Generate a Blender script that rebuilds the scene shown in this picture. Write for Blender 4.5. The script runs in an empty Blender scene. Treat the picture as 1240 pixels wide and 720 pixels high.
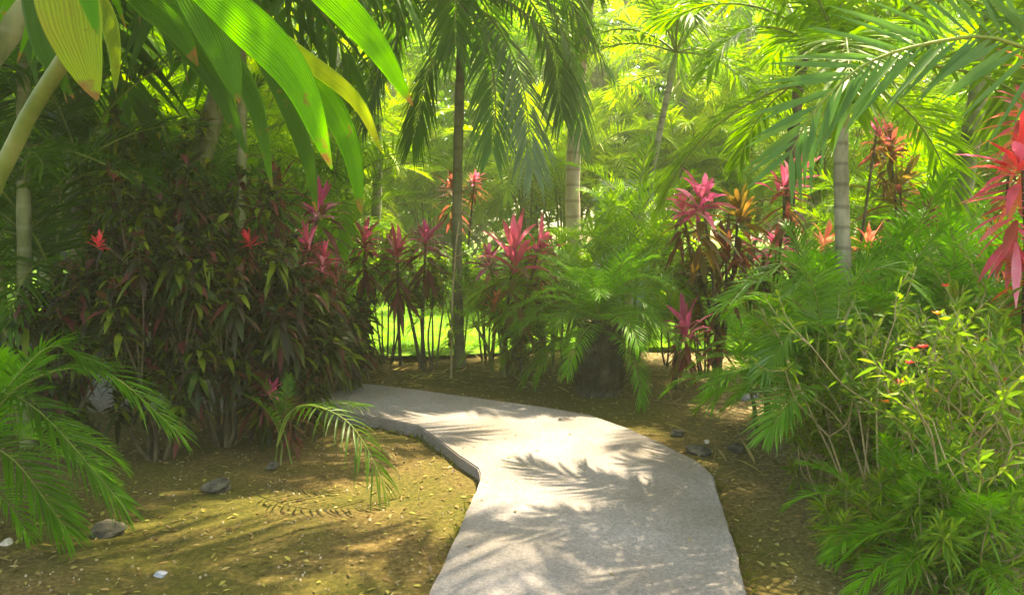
import bpy, math, random
import numpy as np
from mathutils import Vector, Matrix, Euler

# ------------------------------------------------------------------ camera, sky, sun, exposure
scn = bpy.context.scene
W, H, F = 1240.0, 720.0, 895.0
HOR = 270.0
EYE = 1.6
PITCH = math.atan((360 - HOR) / F)
cam_d = bpy.data.cameras.new('camera'); cam = bpy.data.objects.new('camera', cam_d)
scn.collection.objects.link(cam); scn.camera = cam
cam_d.sensor_width = 36; cam_d.lens = F / W * 36; cam_d.clip_end = 600; cam_d.clip_start = 0.05
cam.location = (0, 0, EYE); cam.rotation_euler = (math.radians(90) - PITCH, 0, 0)

SUN_EL, SUN_AZ = 60.0, 38.0           # azimuth clockwise from +Y (the view direction)
world = bpy.data.worlds.new('World'); scn.world = world; world.use_nodes = True
nt = world.node_tree; bg = nt.nodes['Background']; sky = nt.nodes.new('ShaderNodeTexSky')
sky.sky_type = 'NISHITA'; sky.sun_disc = False
sky.sun_elevation = math.radians(SUN_EL); sky.sun_rotation = math.radians(SUN_AZ)
sky.dust_density = 2.5; sky.ozone_density = 0.6
nt.links.new(sky.outputs[0], bg.inputs[0]); bg.inputs[1].default_value = 0.15
sun_d = bpy.data.lights.new('sun', 'SUN'); sun = bpy.data.objects.new('sun', sun_d)
scn.collection.objects.link(sun)
sun_d.energy = 3.3; sun_d.angle = math.radians(0.5); sun_d.color = (1.0, 0.93, 0.78)
e, a = math.radians(SUN_EL), math.radians(SUN_AZ)
to_sun = Vector((math.sin(a) * math.cos(e), math.cos(a) * math.cos(e), math.sin(e)))
sun.rotation_euler = to_sun.to_track_quat('Z', 'Y').to_euler()
scn.view_settings.view_transform = 'Standard'; scn.view_settings.look = 'None'
scn.view_settings.gamma = 1.0; scn.view_settings.use_curve_mapping = False
scn.view_settings.exposure = 2.75
scn.view_settings.use_white_balance = True
scn.view_settings.white_balance_temperature = 8300
scn.view_settings.white_balance_tint = 6
cy = scn.cycles
cy.max_bounces = 7; cy.diffuse_bounces = 4; cy.glossy_bounces = 2; cy.transmission_bounces = 5
cy.volume_bounces = 0; cy.sample_clamp_indirect = 6.0
cy.caustics_reflective = False; cy.caustics_refractive = False

R = np.random.default_rng(7)
random.seed(7)
COL = scn.collection
rad = math.radians
HAZE = .0042

def ray(px, py):
    v = Vector(((px - 620) / F, (360 - py) / F, -1.0))
    return Matrix.Rotation(math.radians(90) - PITCH, 3, 'X') @ v
def at(px, py, Y):                      # a point at distance Y ahead
    d = ray(px, py); return Vector((0, 0, EYE)) + d * (Y / d.y)
def gr(px, py, z=0.0):                  # a point on the ground
    d = ray(px, py); return Vector((0, 0, EYE)) + d * ((z - EYE) / d.z)
def gx(px, Y): return at(px, 300, Y).x

# ------------------------------------------------------------------ mesh accumulation
def nrm(v): return v / np.maximum(np.linalg.norm(v, axis=-1, keepdims=True), 1e-9)
class Acc:
    def __init__(s): s.v = []; s.f = []; s.m = []; s.n = 0; s.uv = []
    def add(s, v, f, mi=0, uv=None):
        v = np.asarray(v, float).reshape(-1, 3); f = np.asarray(f, int).reshape(-1, 4)
        s.v.append(v); s.f.append(f + s.n); s.m.append(np.full(len(f), mi)); s.n += len(v); s.uv.append(np.zeros((len(v), 2)) if uv is None else uv)
    def mesh(s, name, mats, smooth=True):
        v = np.concatenate(s.v); f = np.concatenate(s.f); m = np.concatenate(s.m)
        me = bpy.data.meshes.new(name)
        me.vertices.add(len(v)); me.vertices.foreach_set('co', v.ravel())
        me.loops.add(len(f) * 4); me.loops.foreach_set('vertex_index', f.ravel())
        me.polygons.add(len(f)); me.polygons.foreach_set('loop_start', np.arange(len(f)) * 4)
        me.polygons.foreach_set('material_index', m)
        me.polygons.foreach_set('use_smooth', np.full(len(f), smooth))
        if any(u.any() for u in s.uv):
            uvl = me.uv_layers.new(name='UVMap'); uvl.data.foreach_set('uv', np.concatenate(s.uv)[f.ravel()].ravel())
        for mt in (mats if isinstance(mats, (list, tuple)) else [mats]): me.materials.append(mt)
        me.update(calc_edges=True); me.validate()
        return me

def leaves(acc, B, D, U, L, Wd, droop=0.3, segs=4, peak=0.4, fold=0.2, mi=0, tip=0.03, base=0.12, wave=0.0):
    B = np.atleast_2d(B).astype(float); N = len(B)
    D = nrm(np.broadcast_to(np.asarray(D, float), (N, 3))); U = np.broadcast_to(np.asarray(U, float), (N, 3))
    L = np.broadcast_to(np.asarray(L, float), (N,)); Wd = np.broadcast_to(np.asarray(Wd, float), (N,))
    droop = np.broadcast_to(np.asarray(droop, float), (N,))
    u = np.linspace(0, 1, segs + 1)
    C = B[:, None] + D[:, None] * (L[:, None] * u)[..., None]
    C[..., 2] -= droop[:, None] * L[:, None] * u ** 2.0
    if wave: C = C + (nrm(U)[:, None] * (L[:, None] * wave * np.sin(u * 7 + R.random(N)[:, None] * 6))[..., None])
    T = nrm(np.gradient(C, axis=1))
    S = nrm(np.cross(D, U)); S = np.broadcast_to(S[:, None], C.shape)
    Nn = nrm(np.cross(S, T))
    k = math.log(.5) / math.log(peak)
    p = np.sin(np.pi * u ** k); p = np.maximum(p, np.where(u < .5, base, tip))
    w = (Wd[:, None] / 2 * p)[..., None]
    V = np.stack([C - S * w + Nn * w * fold, C, C + S * w + Nn * w * fold], axis=2)   # N, s+1, 3, 3
    V = V.reshape(-1, 3)
    q = []
    for i in range(segs):
        for j in range(2):
            q.append([i * 3 + j, i * 3 + j + 1, (i + 1) * 3 + j + 1, (i + 1) * 3 + j])
    q = np.array(q); Fc = (q[None] + (np.arange(N) * (segs + 1) * 3)[:, None, None]).reshape(-1, 4)
    uv = None
    if segs > 5: uv = np.tile(np.stack(np.broadcast_arrays(np.array([0, .5, 1.])[None], u[:, None]), -1).reshape(-1, 2), (N, 1))
    acc.add(V, Fc, mi, uv)

def tube(acc, P, r, sides=6, mi=0, flat=1.0):
    P = np.asarray([tuple(p) for p in P], float); n = len(P)
    r = np.atleast_1d(np.asarray(r, float)); r = np.interp(np.linspace(0, 1, n), np.linspace(0, 1, len(r)), r) if len(r) > 1 else np.full(n, r[0])
    T = nrm(np.gradient(P, axis=0))
    ref = np.array([0.0, 1, 0]) if abs(T[:, 2]).mean() > .7 else np.array([0, 0, 1.0])
    A = nrm(np.cross(T, ref)); Bv = np.cross(T, A)
    th = np.linspace(0, 2 * np.pi, sides, endpoint=False)
    V = P[:, None] + A[:, None] * (np.cos(th)[None, :, None] * r[:, None, None]) + Bv[:, None] * (np.sin(th)[None, :, None] * r[:, None, None] * flat)
    q = []
    for i in range(n - 1):
        for j in range(sides):
            j2 = (j + 1) % sides
            q.append([i * sides + j, i * sides + j2, (i + 1) * sides + j2, (i + 1) * sides + j])
    acc.add(V.reshape(-1, 3), q, mi)

def curve(pts, n=12):                   # smooth curve through points (Catmull-Rom)
    P = [np.array(tuple(p), float) for p in pts]
    P = [2 * P[0] - P[1]] + P + [2 * P[-1] - P[-2]]; out = []
    m = len(P) - 3
    for i in range(m):
        for t in np.linspace(0, 1, max(2, n // m + 1), endpoint=(i == m - 1)):
            a, b, c, d = P[i:i + 4]
            out.append(.5 * ((2 * b) + (c - a) * t + (2 * a - 5 * b + 4 * c - d) * t * t + (3 * b - a - 3 * c + d) * t ** 3))
    return np.array(out)

# ------------------------------------------------------------------ objects
def tag(o, label=None, cat=None, group=None, kind=None):
    if label: o['label'] = label
    if cat: o['category'] = cat
    if group: o['group'] = group
    if kind: o['kind'] = kind
    return o
def empty(name, loc, label, cat, group=None, rz=0):
    o = bpy.data.objects.new(name, None); COL.objects.link(o); o.location = loc
    o.rotation_euler = (0, 0, rz); o.empty_display_size = .2
    return tag(o, label, cat, group)
def link(name, me, parent=None, loc=(0, 0, 0), rot=(0, 0, 0), sc=1.0):
    o = bpy.data.objects.new(name, me); COL.objects.link(o)
    if parent: o.parent = parent
    o.location = loc; o.rotation_euler = rot
    o.scale = (sc, sc, sc) if not isinstance(sc, tuple) else sc
    return o

# ------------------------------------------------------------------ materials
def mat_base(name):
    m = bpy.data.materials.new(name); m.use_nodes = True
    return m, m.node_tree, m.node_tree.nodes['Principled BSDF'], m.node_tree.nodes['Material Output']
def leaf_mat(name, cols, trans, rough=.42, tw=.42, noise=9.0, obj_var=.3, spec=.18, mixn=.5, tint=.6, vein=False):
    """cols: base colours over the plant's leaves (per leaf + patches); trans: light passing through"""
    m, t, p, out = mat_base(name); N = t.nodes.new; Lk = t.links.new
    geo = N('ShaderNodeNewGeometry'); tc = N('ShaderNodeTexCoord'); nz = N('ShaderNodeTexNoise')
    nz.inputs['Scale'].default_value = noise; nz.inputs['Detail'].default_value = 3
    Lk(tc.outputs['Object'], nz.inputs['Vector'])
    mx = N('ShaderNodeMix'); mx.inputs[0].default_value = mixn
    Lk(geo.outputs['Random Per Island'], mx.inputs[2]); Lk(nz.outputs[0], mx.inputs[3])
    rp = N('ShaderNodeValToRGB'); cr = rp.color_ramp
    n = len(cols)
    while len(cr.elements) < n: cr.elements.new(.5)
    for i, c in enumerate(cols):
        cr.elements[i].position = .22 + .56 * i / max(1, n - 1); cr.elements[i].color = (*c, 1)
    Lk(mx.outputs[0], rp.inputs[0])
    oi = N('ShaderNodeObjectInfo'); mr = N('ShaderNodeMapRange')
    mr.inputs[3].default_value = 1 - obj_var; mr.inputs[4].default_value = 1 + obj_var
    Lk(oi.outputs['Random'], mr.inputs[0])
    hs = N('ShaderNodeHueSaturation'); Lk(rp.outputs[0], hs.inputs['Color']); Lk(mr.outputs[0], hs.inputs['Value'])
    Lk(hs.outputs[0], p.inputs['Base Color'])
    p.inputs['Roughness'].default_value = rough; p.inputs['Specular IOR Level'].default_value = spec
    tr = N('ShaderNodeBsdfTranslucent'); tm = N('ShaderNodeMix'); tm.data_type = 'RGBA'; tm.blend_type = 'MIX'
    tm.inputs[0].default_value = 1 - tint
    tm.inputs[6].default_value = (*trans, 1); 
    sc = N('ShaderNodeHueSaturation'); sc.inputs['Value'].default_value = 3.5; Lk(hs.outputs[0], sc.inputs['Color'])
    Lk(sc.outputs[0], tm.inputs[7]); Lk(tm.outputs[2], tr.inputs[0])
    if vein:
        uv = N('ShaderNodeUVMap'); sp = N('ShaderNodeSeparateXYZ'); Lk(uv.outputs[0], sp.inputs[0])
        w1 = N('ShaderNodeMath'); w1.operation = 'MULTIPLY'; w1.inputs[1].default_value = 95; Lk(sp.outputs[0], w1.inputs[0])
        n0 = N('ShaderNodeTexNoise'); n0.inputs['Scale'].default_value = 6; Lk(tc.outputs['Object'], n0.inputs[0]); w0 = N('ShaderNodeMath'); w0.operation = 'MULTIPLY_ADD'; w0.inputs[1].default_value = 9; Lk(n0.outputs[0], w0.inputs[0]); Lk(w1.outputs[0], w0.inputs[2])
        w2 = N('ShaderNodeMath'); w2.operation = 'SINE'; Lk(w0.outputs[0], w2.inputs[0])
        w3 = N('ShaderNodeMapRange'); w3.inputs[1].default_value = -1; w3.inputs[3].default_value = .84; w3.inputs[4].default_value = 1.08; Lk(w2.outputs[0], w3.inputs[0])
        n3 = N('ShaderNodeTexNoise'); n3.inputs['Scale'].default_value = 14; n3.inputs['Detail'].default_value = 5; Lk(tc.outputs['Object'], n3.inputs[0])
        ad = N('ShaderNodeMath'); ad.operation = 'MULTIPLY_ADD'; ad.inputs[1].default_value = .55; Lk(n3.outputs[0], ad.inputs[0]); Lk(sp.outputs[1], ad.inputs[2])
        br_ = N('ShaderNodeMapRange'); br_.inputs[1].default_value = 1.22; br_.inputs[2].default_value = 1.28; Lk(ad.outputs[0], br_.inputs[0])
        sp2 = N('ShaderNodeMapRange'); sp2.inputs[1].default_value = .66; sp2.inputs[2].default_value = .72; Lk(n3.outputs[0], sp2.inputs[0])
        mxb = N('ShaderNodeMath'); mxb.operation = 'MAXIMUM'; Lk(br_.outputs[0], mxb.inputs[0]); Lk(sp2.outputs[0], mxb.inputs[1])
        for src, dst, bc in ((hs.outputs[0], p.inputs['Base Color'], (.22, .12, .03, 1)), (tm.outputs[2], tr.inputs[0], (.35, .18, .03, 1))):
            m1 = N('ShaderNodeMix'); m1.data_type = 'RGBA'; m1.blend_type = 'MULTIPLY'; m1.inputs[0].default_value = 1
            Lk(src, m1.inputs[6]); Lk(w3.outputs[0], m1.inputs[7])
            m2 = N('ShaderNodeMix'); m2.data_type = 'RGBA'; Lk(mxb.outputs[0], m2.inputs[0]); Lk(m1.outputs[2], m2.inputs[6]); m2.inputs[7].default_value = bc
            Lk(m2.outputs[2], dst)
        bp = N('ShaderNodeBump'); bp.inputs['Strength'].default_value = .4; bp.inputs['Distance'].default_value = .004
        Lk(w2.outputs[0], bp.inputs['Height']); Lk(bp.outputs[0], p.inputs['Normal']); Lk(bp.outputs[0], tr.inputs['Normal'])
    ms = N('ShaderNodeMixShader'); ms.inputs[0].default_value = tw
    Lk(p.outputs[0], ms.inputs[1]); Lk(tr.outputs[0], ms.inputs[2]); Lk(ms.outputs[0], out.inputs[0])
    return m
def rough_mat(name, c1, c2, c3=None, scale=6, rough=.85, bump=.3, bscale=40, bdist=.01, stretch=None, detail=6):
    m, t, p, out = mat_base(name); N = t.nodes.new; Lk = t.links.new
    tc = N('ShaderNodeTexCoord'); mp = N('ShaderNodeMapping'); Lk(tc.outputs['Object'], mp.inputs[0])
    if stretch: mp.inputs['Scale'].default_value = stretch
    nz = N('ShaderNodeTexNoise'); nz.inputs['Scale'].default_value = scale; nz.inputs['Detail'].default_value = detail
    nz.inputs['Roughness'].default_value = .65
    Lk(mp.outputs[0], nz.inputs[0]); rp = N('ShaderNodeValToRGB'); cr = rp.color_ramp
    cr.elements[0].position = .36; cr.elements[0].color = (*c1, 1)
    cr.elements[1].position = .64; cr.elements[1].color = (*(c3 or c2), 1)
    if c3: el = cr.elements.new(.5); el.color = (*c2, 1)
    Lk(nz.outputs[0], rp.inputs[0]); Lk(rp.outputs[0], p.inputs['Base Color'])
    p.inputs['Roughness'].default_value = rough; p.inputs['Specular IOR Level'].default_value = .25
    n2 = N('ShaderNodeTexNoise'); n2.inputs['Scale'].default_value = bscale; n2.inputs['Detail'].default_value = 4
    Lk(mp.outputs[0], n2.inputs[0]); b = N('ShaderNodeBump'); b.inputs['Strength'].default_value = bump
    b.inputs['Distance'].default_value = bdist; Lk(n2.outputs[0], b.inputs['Height']); Lk(b.outputs[0], p.inputs['Normal'])
    return m

M = {}
G = leaf_mat
M['palm'] = G('palm_leaf', [(.045, .11, .001), (.07, .16, .002), (.12, .22, .002)], (.24, .46, .002))
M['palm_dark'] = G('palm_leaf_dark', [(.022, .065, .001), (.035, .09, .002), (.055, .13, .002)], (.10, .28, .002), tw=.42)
M['palm_blue'] = G('palm_leaf_bluish', [(.04, .11, .02), (.06, .14, .025), (.08, .17, .025)], (.10, .28, .02), tw=.35)
M['areca'] = G('areca_leaf', [(.06, .16, .002), (.10, .22, .003), (.18, .27, .004)], (.34, .60, .003))
M['areca_yellow'] = G('areca_leaf_yellow', [(.11, .20, .002), (.17, .26, .003), (.27, .28, .006)], (.40, .62, .003))
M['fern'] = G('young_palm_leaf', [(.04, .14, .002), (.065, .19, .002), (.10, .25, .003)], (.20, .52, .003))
M['shade_fern'] = G('shaded_young_leaf', [(.025, .085, .002), (.04, .12, .002), (.06, .16, .003)], (.12, .34, .002))  # darker copy of the young palm leaf, shade put into its colour
M['glossy'] = G('glossy_young_leaf', [(.05, .15, .01), (.08, .20, .012), (.12, .25, .015)], (.20, .52, .006), spec=.9, rough=.28, tw=.35)
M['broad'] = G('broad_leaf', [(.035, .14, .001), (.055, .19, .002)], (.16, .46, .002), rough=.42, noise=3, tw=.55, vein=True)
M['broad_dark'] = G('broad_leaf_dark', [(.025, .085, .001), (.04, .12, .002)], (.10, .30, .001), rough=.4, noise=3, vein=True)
M['broad_yellow'] = G('broad_leaf_yellow', [(.10, .24, .006), (.20, .28, .008), (.26, .17, .02)], (.45, .6, .012), noise=5, mixn=.8, vein=True)
M['croton'] = G('croton_leaf', [(.025, .012, .010), (.016, .036, .004), (.03, .018, .012), (.025, .055, .004), (.13, .17, .005), (.016, .034, .005), (.11, .02, .02)], (.08, .14, .004), noise=5, tw=.3, mixn=.35, tint=.5)
M['croton_green'] = G('croton_leaf_green', [(.02, .05, .008), (.05, .10, .008), (.12, .17, .01), (.05, .02, .012), (.26, .28, .015)], (.22, .30, .012), noise=5, tw=.4, mixn=.35)
M['shrub'] = G('shrub_leaf', [(.04, .11, .008), (.08, .18, .010), (.17, .24, .015)], (.30, .50, .015), noise=4, mixn=.3)
M['shrub_narrow'] = G('narrow_leaf', [(.04, .10, .003), (.08, .16, .004), (.15, .21, .008), (.12, .08, .02)], (.30, .46, .005), noise=4, mixn=.3)
M['shrub_bright'] = G('shrub_leaf_bright', [(.07, .13, .003), (.13, .20, .004), (.26, .28, .02), (.16, .10, .02)], (.42, .55, .006), noise=4, mixn=.3)
M['bgtree'] = G('tree_leaf', [(.04, .12, .003), (.07, .17, .004), (.13, .22, .005)], (.22, .46, .005), noise=.8, mixn=.5)
M['bgdark'] = G('tree_leaf_dark', [(.02, .07, .010), (.035, .10, .012), (.05, .13, .012)], (.08, .24, .02), noise=.8, mixn=.5)
for nm, cs, tr in [('pink', [(.16, .05, .03), (.46, .05, .14), (.57, .11, .22), (.66, .32, .38)], (.88, .14, .25)),
                   ('magenta', [(.12, .04, .03), (.38, .04, .15), (.52, .10, .25), (.62, .30, .40)], (.80, .12, .28)),
                   ('red', [(.42, .015, .03), (.58, .05, .08), (.45, .12, .02)], (.95, .06, .06)),
                   ('salmon', [(.45, .10, .06), (.55, .2, .12), (.35, .05, .03)], (.9, .25, .12)),
                   ('orange', [(.50, .10, .01), (.62, .2, .02), (.4, .03, .03)], (.95, .30, .02)),
                   ('burgundy', [(.09, .02, .022), (.06, .05, .012), (.15, .03, .04), (.06, .09, .01)], (.36, .07, .04)),
                   ('bronze', [(.10, .05, .01), (.06, .08, .01), (.16, .06, .02)], (.38, .20, .02))]:
    M[nm] = G('cordyline_' + nm, cs, tr, noise=6, tw=.42, obj_var=.15)
M['dry'] = G('dry_frond', [(.20, .12, .05), (.32, .20, .09), (.42, .30, .16)], (.4, .22, .08), tw=.25)
M['silver'] = G('silver_frond', [(.08, .15, .07), (.13, .2, .10), (.2, .26, .14)], (.2, .3, .12), tw=.25)
M['petal'] = G('red_petal', [(.6, .03, .04), (.7, .06, .06)], (.9, .05, .05), tw=.3)
M['petal_orange'] = G('orange_petal', [(.75, .18, .02), (.8, .25, .03)], (.9, .3, .03), tw=.3)
M['rachis'] = rough_mat('green_stalk', (.10, .16, .02), (.20, .24, .04), scale=4, rough=.5, bump=.05)
M['cane'] = rough_mat('green_cane', (.05, .08, .01), (.10, .13, .02), (.16, .17, .05), scale=3, rough=.55, bump=.1)
M['twig'] = rough_mat('twig_bark', (.22, .17, .08), (.36, .29, .15), scale=12, rough=.8)
M['bark_dark'] = rough_mat('dark_bark', (.035, .028, .018), (.07, .055, .03), (.11, .09, .05), scale=8, bump=.6)
M['fibre'] = rough_mat('fibrous_palm_base', (.02, .018, .014), (.045, .04, .03), (.09, .075, .05), scale=14, bump=.9, bdist=.03, stretch=(1, 1, .25))
def trunk_mat(name, c1, c2, band, bandc, wave=.5):
    m = rough_mat(name, c1, c2, scale=5, bump=.35, bscale=30, stretch=(1, 1, .4))
    t = m.node_tree; p = t.nodes['Principled BSDF']; N = t.nodes.new; Lk = t.links.new
    src = p.inputs['Base Color'].links[0].from_socket
    tc = N('ShaderNodeTexCoord'); wv = N('ShaderNodeTexWave'); wv.bands_direction = 'Z'
    wv.inputs['Scale'].default_value = band; wv.inputs['Distortion'].default_value = 1.2; wv.inputs['Detail'].default_value = 2
    Lk(tc.outputs['Object'], wv.inputs[0])
    rp = N('ShaderNodeValToRGB'); rp.color_ramp.elements[0].position = .0; rp.color_ramp.elements[1].position = .16
    rp.color_ramp.elements[0].color = (1, 1, 1, 1); rp.color_ramp.elements[1].color = (0, 0, 0, 1)
    Lk(wv.outputs['Fac'], rp.inputs[0]); mx = N('ShaderNodeMix'); mx.data_type = 'RGBA'
    mu = N('ShaderNodeMath'); mu.operation = 'MULTIPLY'; mu.inputs[1].default_value = wave
    Lk(rp.outputs[0], mu.inputs[0]); Lk(mu.outputs[0], mx.inputs[0]); Lk(src, mx.inputs[6]); mx.inputs[7].default_value = (*bandc, 1)
    Lk(mx.outputs[2], p.inputs['Base Color']); return m
M['bark_mid'] = trunk_mat('brown_ringed_trunk', (.08, .085, .035), (.17, .17, .08), 1.3, (.05, .045, .02), .35)
M['trunk'] = trunk_mat('ringed_grey_trunk', (.10, .10, .06), (.34, .32, .25), 2.2, (.07, .06, .04))
M['trunk_pink'] = trunk_mat('pale_pinkish_trunk', (.36, .24, .20), (.52, .40, .36), 1.5, (.16, .10, .08))
M['trunk_green'] = trunk_mat('ringed_green_trunk', (.06, .085, .02), (.19, .20, .09), 2.0, (.24, .23, .15), .35)
M['shaft'] = rough_mat('smooth_crownshaft', (.14, .20, .05), (.24, .28, .10), scale=3, rough=.45, bump=.05)

# ------------------------------------------------------------------ ground, lawn, path
def ground_mat():
    m, t, p, out = mat_base('mossy_earth'); N = t.nodes.new; Lk = t.links.new
    tc = N('ShaderNodeTexCoord')
    def noise(s, d=6, r=.6):
        n = N('ShaderNodeTexNoise'); n.inputs['Scale'].default_value = s; n.inputs['Detail'].default_value = d
        n.inputs['Roughness'].default_value = r; Lk(tc.outputs['Object'], n.inputs[0]); return n
    def ramp(src, *st):
        r = N('ShaderNodeValToRGB')
        while len(r.color_ramp.elements) < len(st): r.color_ramp.elements.new(.5)
        for i, (pos, c) in enumerate(st): r.color_ramp.elements[i].position = pos; r.color_ramp.elements[i].color = (*c, 1)
        Lk(src, r.inputs[0]); return r
    big = noise(.9, 4); fine = noise(38, 6, .7)
    earth = ramp(fine.outputs[0], (.32, (.05, .030, .008)), (.5, (.105, .070, .018)), (.62, (.17, .115, .04)), (.75, (.30, .22, .11)))
    moss = ramp(fine.outputs[0], (.30, (.030, .035, .004)), (.5, (.075, .066, .008)), (.7, (.13, .105, .018)))
    # pale dry soil in the bed right of the path
    sep = N('ShaderNodeSeparateXYZ'); Lk(tc.outputs['Object'], sep.inputs[0])
    mr = N('ShaderNodeMapRange'); mr.inputs[1].default_value = 1.2; mr.inputs[2].default_value = 2.0; Lk(sep.outputs[0], mr.inputs[0])
    mk = ramp(big.outputs[0], (.42, (0, 0, 0)), (.58, (1, 1, 1)))
    mx = N('ShaderNodeMix'); mx.data_type = 'RGBA'; Lk(mk.outputs[0], mx.inputs[0]); Lk(earth.outputs[0], mx.inputs[6]); Lk(moss.outputs[0], mx.inputs[7])
    pale = ramp(fine.outputs[0], (.32, (.08, .055, .02)), (.5, (.20, .145, .065)), (.7, (.44, .34, .21)))
    m2 = N('ShaderNodeMix'); m2.data_type = 'RGBA'; Lk(mr.outputs[0], m2.inputs[0]); Lk(mx.outputs[2], m2.inputs[6]); Lk(pale.outputs[0], m2.inputs[7])
    Lk(m2.outputs[2], p.inputs['Base Color']); p.inputs['Roughness'].default_value = .9; p.inputs['Specular IOR Level'].default_value = .2
    b = N('ShaderNodeBump'); b.inputs['Strength'].default_value = .7; b.inputs['Distance'].default_value = .02
    Lk(fine.outputs[0], b.inputs['Height']); Lk(b.outputs[0], p.inputs['Normal'])
    return m
def hgt(x, y):                          # gentle unevenness of the soil
    return (.022 * np.sin(x * 1.7 + 1) * np.cos(y * 1.3) + .012 * np.sin(x * 4.1 + y * 3.3) + .006 * np.sin(x * 11 + 2 * np.sin(y * 7)))
acc = Acc()
xs = np.concatenate([np.linspace(-150, -9, 12), np.arange(-8.8, 9, .12), np.linspace(9.2, 150, 12)])
ys = np.concatenate([np.linspace(-40, -1, 6), np.arange(-.8, 14, .12), np.linspace(14.2, 260, 20)])
X, Y = np.meshgrid(xs, ys); Z = np.where((abs(X) < 8.9) & (Y > -.9) & (Y < 14.1), hgt(X, Y) , 0) - .02
V = np.stack([X, Y, Z], -1); nx = len(xs)
i, j = np.meshgrid(np.arange(len(ys) - 1), np.arange(nx - 1), indexing='ij'); k = i * nx + j
acc.add(V, np.stack([k, k + 1, k + nx + 1, k + nx], -1))
tag(link('ground', acc.mesh('ground', ground_mat())), kind='structure')

def prism(name, outline, z0, z1, mat, wob=0.0, bevel=0.0):
    import bmesh
    bm = bmesh.new(); vs = [bm.verts.new((x, y, z1)) for x, y in outline]; f = bm.faces.new(vs)
    if f.normal.z < 0: f.normal_flip()
    if z0 is not None:
        r = bmesh.ops.extrude_face_region(bm, geom=[f])
        for v in r['geom']:
            if isinstance(v, bmesh.types.BMVert): v.co.z = z0
        bmesh.ops.recalc_face_normals(bm, faces=bm.faces)
        if bevel: bmesh.ops.bevel(bm, geom=[e for e in bm.edges if all(abs(v.co.z - z1) < 1e-5 for v in e.verts)], offset=bevel, segments=2, affect='EDGES')
    me = bpy.data.meshes.new(name); bm.to_mesh(me); bm.free(); me.materials.append(mat)
    return link(name, me)
PZ = .075
lp = [(518, 720), (545, 664), (562, 625), (582, 580), (578, 566), (556, 551), (530, 531), (505, 514), (470, 507), (425, 500), (375, 490), (300, 486), (180, 484), (60, 484)]
rp_ = [(905, 720), (893, 672), (878, 622), (863, 575), (848, 560), (800, 535), (760, 518), (715, 502), (670, 494), (620, 487), (560, 479), (480, 468), (410, 461), (300, 456), (180, 454), (60, 454)]
L_ = [gr(x, y, PZ).xy for x, y in lp]; R_ = [gr(x, y, PZ).xy for x, y in rp_]
def refine(pts, amp=.004):
    out = []
    for a, b in zip(pts[:-1], pts[1:]):
        n = max(1, int((b - a).length / .09))
        for q in range(n):
            c = a.lerp(b, q / n); out.append(Vector((c.x + random.uniform(-amp, amp), c.y + random.uniform(-amp, amp))))
    out.append(pts[-1]); return out
L2 = [Vector((-1.35, -6)), Vector((-1.05, -1.5)), Vector((-.62, 1.2))] + L_; R2 = [Vector((.15, -6)), Vector((.6, -1.5)), Vector((.86, 1.2))] + R_
L2 = refine(L2) ; R2 = refine(R2)
# where the path leaves the view on the left it simply runs on
L2.append(Vector((-14, L2[-1].y + .6))); R2.append(Vector((-14, R2[-1].y + .6)))
def path_mat():
    m, t, p, out = mat_base('exposed_aggregate_concrete'); N = t.nodes.new; Lk = t.links.new
    tc = N('ShaderNodeTexCoord')
    vo = N('ShaderNodeTexVoronoi'); vo.inputs['Scale'].default_value = 140; Lk(tc.outputs['Object'], vo.inputs[0])
    nz = N('ShaderNodeTexNoise'); nz.inputs['Scale'].default_value = 60; nz.inputs['Detail'].default_value = 5; nz.inputs['Roughness'].default_value = .8; Lk(tc.outputs['Object'], nz.inputs[0])
    big = N('ShaderNodeTexNoise'); big.inputs['Scale'].default_value = 1.6; big.inputs['Detail'].default_value = 6; Lk(tc.outputs['Object'], big.inputs[0])
    r1 = N('ShaderNodeValToRGB'); r1.color_ramp.elements[0].position = .36; r1.color_ramp.elements[0].color = (.155, .148, .148, 1)
    r1.color_ramp.elements[1].position = .62; r1.color_ramp.elements[1].color = (.285, .26, .270, 1); Lk(nz.outputs[0], r1.inputs[0])
    r2 = N('ShaderNodeValToRGB'); r2.color_ramp.elements[0].position = .35; r2.color_ramp.elements[0].color = (.72, .68, .60, 1)
    r2.color_ramp.elements[1].position = .65; r2.color_ramp.elements[1].color = (1, 1, 1, 1); Lk(big.outputs[0], r2.inputs[0])
    sp = N('ShaderNodeSeparateColor'); Lk(vo.outputs['Color'], sp.inputs[0])
    r3 = N('ShaderNodeValToRGB'); r3.color_ramp.elements[0].color = (.8, .78, .75, 1); r3.color_ramp.elements[1].color = (1.15, 1.1, 1.05, 1); Lk(sp.outputs[0], r3.inputs[0])
    a1 = N('ShaderNodeMix'); a1.data_type = 'RGBA'; a1.blend_type = 'MULTIPLY'; a1.inputs[0].default_value = 1; Lk(r1.outputs[0], a1.inputs[6]); Lk(r2.outputs[0], a1.inputs[7])
    a2 = N('ShaderNodeMix'); a2.data_type = 'RGBA'; a2.blend_type = 'MULTIPLY'; a2.inputs[0].default_value = 1; Lk(a1.outputs[2], a2.inputs[6]); Lk(r3.outputs[0], a2.inputs[7])
    Lk(a2.outputs[2], p.inputs['Base Color']); p.inputs['Roughness'].default_value = .85
    b = N('ShaderNodeBump'); b.inputs['Strength'].default_value = .6; b.inputs['Distance'].default_value = .006; Lk(nz.outputs[0], b.inputs['Height']); Lk(b.outputs[0], p.inputs['Normal'])
    return m
tag(prism('path', [tuple(v) for v in L2] + [tuple(v) for v in reversed(R2)], -.06, PZ, path_mat(), bevel=.008), kind='structure')

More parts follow.
